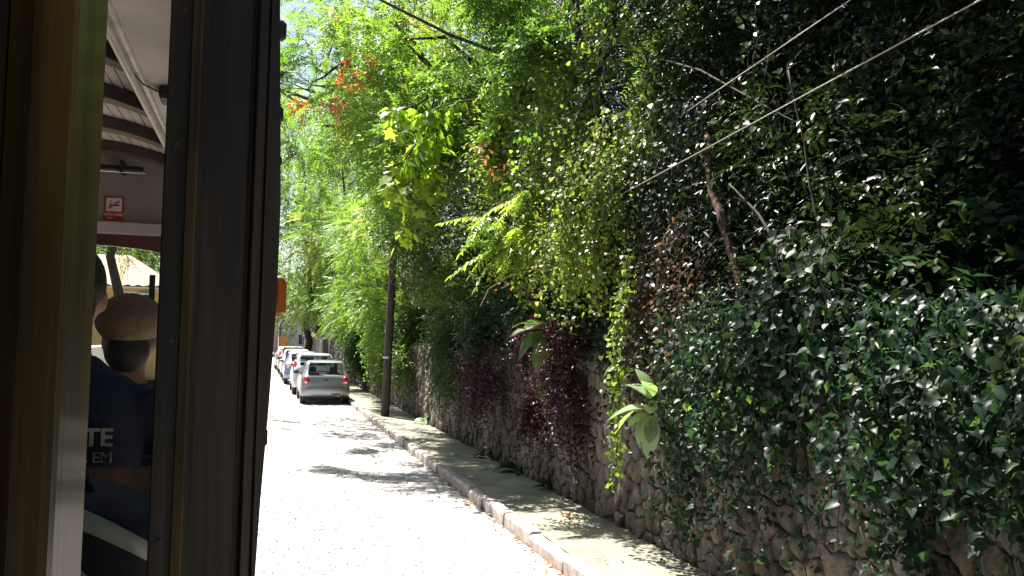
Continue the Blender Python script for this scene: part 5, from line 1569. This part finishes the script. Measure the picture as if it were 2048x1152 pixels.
vine('small-leaved vines trailing down the stones under the reddish trunk', curtain(4.02, 8.6, 4.05, 5.6, 2.3, .55, 46, 8), 'leaf_ivy', 58, 44, .052, spread=.15)
vine('brownish dry vine tangle hanging above the big pale leaves', curtain(4.0, 9.3, 4.1, 7.8, 3.0, 1.7, 22, 9), 'leaf_brown', 59, 40, .05, spread=.16)

vine('short ivy strands hiding the wall top between the two creeper masses', curtain(4.06, 6.9, 4.08, 5.6, 2.75, 1.55, 24, 10), 'leaf_ivy', 62, 46, .075, spread=.18)
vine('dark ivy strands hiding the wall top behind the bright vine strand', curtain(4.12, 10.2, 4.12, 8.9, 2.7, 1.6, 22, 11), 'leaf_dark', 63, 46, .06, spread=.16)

# ------------------------------------------------------------------ creeper covering the near wall, its larger leaves one by one
cr = empty('wall_creeper', (WX, 5.5, 2.2)); tag(cr, 'blue-green broad-leaved creeper pouring over the near end of the wall', 'creeper')
rc = random.Random(71)
def bent(tmpl, k, c):
    T = tmpl[0].copy(); T[:, 2] += k * (T[:, 0] - .4) ** 2 * -.9 + c * np.abs(T[:, 1]) ** 1.5
    return (T, tmpl[1])


hm = [leaf_mesh('leaf', bent(tp, k, c), M['leaf_ivy'], s, s * w, v_) for tp, s, w, v_, k, c in ((HEART, .09, .95, .3, .3, .3), (HEART, .12, .9, .5, .6, -.2), (LOBED, .13, .8, .7, .4, .2), (HEART, .07, 1.0, .95, .2, .5), (OVAL, .13, .5, .15, .7, .2), (LOBED, .10, .9, .45, .8, -.1), (OVAL, .10, .6, .8, .5, .5))]
hm += [leaf_mesh('leaf', bent(HEART, .8, .4), M['leaf_bright'], .09, .08, .6)]


def creeper_pt():
    while True:
        y = 3.6 + 4.6 * rc.random() ** 1.3
        edge = 2.3 - max(0.0, (5.9 - y)) * 1.35 if y < 5.9 else 2.3 - .55 * rc.random() ** 2 * 2.2
        z = rc.uniform(max(.55, min(edge, 2.0)) if y < 5.9 else max(.5, edge - .2), 2.65)
        if rc.random() < .08: z = rc.uniform(.3, 2.2)
        if y > 7.4 and rc.random() < .5: continue
        if clump(np.array([[0, y * 2.2, z * 2.2]]), 1.0)[0] + (.9 if y < 5.2 else .1) + rc.gauss(0, .2) < 0: continue
        x = WX - .06 - abs(rc.gauss(0, .2)) - (.12 if z > 1.3 else 0) + (max(0, z - 2.2) * .6)
        return Vector((x, y, z))


B = Vector((WX, 5.5, 2.2))
for i in range(290):
    p = creeper_pt() - B
    o = link('leaf', rc.choice(hm), cr)
    aim(o, p + Vector((-.05, 0, 0)), (rc.uniform(-.7, .1), rc.uniform(-.7, .5), rc.uniform(-1.0, .1)), (-.75 + rc.uniform(-.4, .4), -.3 + rc.uniform(-.5, .5), .6)); q = rc.uniform(.55, 1.1); o.scale = (q, q, q)
lv = Leaves()
for n, tp, lo, hi, w in ((3600, HEART, .035, .075, .95), (1600, OVAL, .05, .10, .5), (900, HEART, .07, .11, .9)):
    P = np.array([tuple(creeper_pt()) for _ in range(n)]); P[:, 0] += .05
    D = rng.normal(0, .6, (n, 3)) + np.array([-.3, -.1, -.6]); N = rng.normal(0, .5, (n, 3)) + np.array([-.7, -.2, .5])
    l_ = rng.uniform(lo, hi, n)
    lv.add(P, D, N, l_, l_ * w, np.clip(rng.normal(.42, .28, n), 0, 1), bent(tp, rng.uniform(.2, .7), .2))
o = lv.obj('foliage', M['leaf_ivy'], cr, kind='stuff'); o.matrix_parent_inverse = Matrix.Translation(-B)
for i in range(9):
    y = 3.8 + i * .5
    mb = MB(); mb.tube([Vector(p) - B for p in ((WX + .2, y, 2.3), (WX - .05, y + .05, 2.15), (WX - .09, y - .05, 1.6), (WX - .06, y + rc.uniform(-.2, .2), 1.0 + .1 * i))], [.012, .011, .009, .005], 6); mb.build('stem', M['twig'], cr, smooth=True)

# ------------------------------------------------------------------ bare trunks and branches in the shade
def stem_thing(name, label, pts, rad, mat, cat, n=9):
    b = Vector(pts[0]); t = empty(name, b); tag(t, label, cat)
    mb = MB(); P = [Vector(p) - b for p in pts]
    full = []; rads = []
    for i in range(len(P) - 1):
        for k in range(5):
            full.append(P[i].lerp(P[i + 1], k / 5) + Vector((rc.uniform(-1, 1), rc.uniform(-1, 1), 0)) * rad[i] * .25); rads.append(rad[i] + (rad[i + 1] - rad[i]) * k / 5)
    full.append(P[-1]); rads.append(rad[-1])
    mb.tube(full, rads, n); mb.build('trunk', M[mat], t, smooth=True)
    return t


stem_thing('leaning_trunk', 'reddish-brown leaning trunk in the shade above the wall', [(4.55, 7.3, 1.95), (4.5, 7.55, 2.44), (4.5, 7.83, 3.13), (4.5, 8.1, 3.6), (4.5, 8.35, 3.95), (4.7, 8.8, 4.6)], [.07, .062, .055, .05, .042, .03], 'bark_red', 'tree trunk')
stem_thing('sapling', 'thin pale sapling stem curving up in the dark beside the reddish trunk', [(4.4, 6.1, 2.1), (4.4, 6.16, 2.5), (4.4, 6.3, 3.25), (4.4, 6.45, 3.7), (4.4, 6.51, 4.0), (4.36, 6.7, 4.7)], [.018, .016, .014, .012, .01, .007], 'twig', 'sapling')
stem_thing('sapling', 'thin arching stem leaning towards the pale sapling', [(4.42, 6.4, 2.2), (4.4, 6.7, 2.95), (4.38, 7.2, 3.5), (4.33, 7.65, 3.85)], [.018, .016, .013, .008], 'twig', 'sapling')
stem_thing('bare_branch', 'bare branch sloping across the dark foliage under the upper cable', [(4.75, 11.5, 6.45), (4.7, 10.75, 6.15), (4.7, 8.98, 5.4), (4.7, 7.54, 4.6), (4.8, 7.05, 4.3)], [.007, .012, .012, .008, .004], 'bark', 'branch')
stem_thing('bare_branch', 'long thin dark branch slanting across the top of the view', [(1.3, 15.2, 8.4), (1.78, 15.0, 8.07), (3.01, 15, 7.6), (4.39, 15, 7.25), (5.4, 15, 7.0)], [.012, .022, .03, .036, .045], 'bark', 'branch')
stem_thing('bare_branch', 'short dark slanting branch in the bright foliage above the pole', [(3.1, 22, 6.9), (2.5, 21.5, 7.5), (1.8, 21, 8.3)], [.05, .04, .02], 'bark', 'branch')

# ------------------------------------------------------------------ fallen leaves
lv = Leaves(); n = 420
yy = 7.2 + 22 * rng.random(n) ** 1.6; gut = rng.random(n) < .75
xx = np.where(gut, KX - .02 - np.abs(rng.normal(0, .07, n)), KX + .2 + 1.0 * rng.random(n))
zz = np.where(gut, .03 + .02 * rng.random(n), .15 + .012 * rng.random(n))
lv.add(np.stack([xx, yy, zz], 1), rng.normal(0, 1, (n, 3)) * np.array([1, 1, .25]), rng.normal(0, .35, (n, 3)) + np.array([0, 0, 1]), rng.uniform(.03, .085, n), rng.uniform(.015, .04, n), rng.random(n), OVAL)
tag(lv.obj('leaf_litter', M['litter'], kind='stuff'), 'dry fallen leaves gathered in the gutter and on the pavement', 'leaf litter')
lv = Leaves(); n = 14
c = np.array([3.72, 10.35, .15]); lv.add(c + rng.normal(0, .05, (n, 3)) * np.array([1, 1.2, .25]), rng.normal(0, 1, (n, 3)), rng.normal(0, 1, (n, 3)), rng.uniform(.07, .13, n), rng.uniform(.03, .05, n), rng.random(n) * .5, OVAL)
tag(lv.obj('leaf_heap', M['litter']), 'small heap of brown leaves in the middle of the sunlit pavement', 'dead leaves', kind='stuff')

# tree seen through the tram's front window
tree('street tree with a grey trunk seen through the tram front window', (-5.15, 35, .1), (-5.1, 35, 7.4), .24,
     [((-5.8, 35, 6.0), (1.8, 2, 1.1), 160), ((-4.2, 35, 7.6), (2, 2, 1.3), 160), ((-6.6, 34.5, 4.6), (1.1, 1.2, .8), 110)], 'feather', 'leaf_bright', G1, 1.8, seed=14)
for i, (x, yy, lab) in enumerate([(-9.5, 64, 'round tree beyond the ochre house'), (-7.5, 82, 'far round tree left of the pink house'), (-1, 118, 'tall tree behind the pink house roof'), (8, 114, 'tall tree behind the small white house'), (-15, 100, 'distant tree far across the road')]):
    tree(lab, (x, yy, -.2), (x + .2, yy, 4.5), .28, [((x, yy, 5.5), (3.2, 3.2, 2.6), 330), ((x + .6, yy, 9.0), (3.0, 3.0, 2.8), 300)], 'broad', 'leaf_mid', 'trees at the street end', 3.6, seed=190 + i)
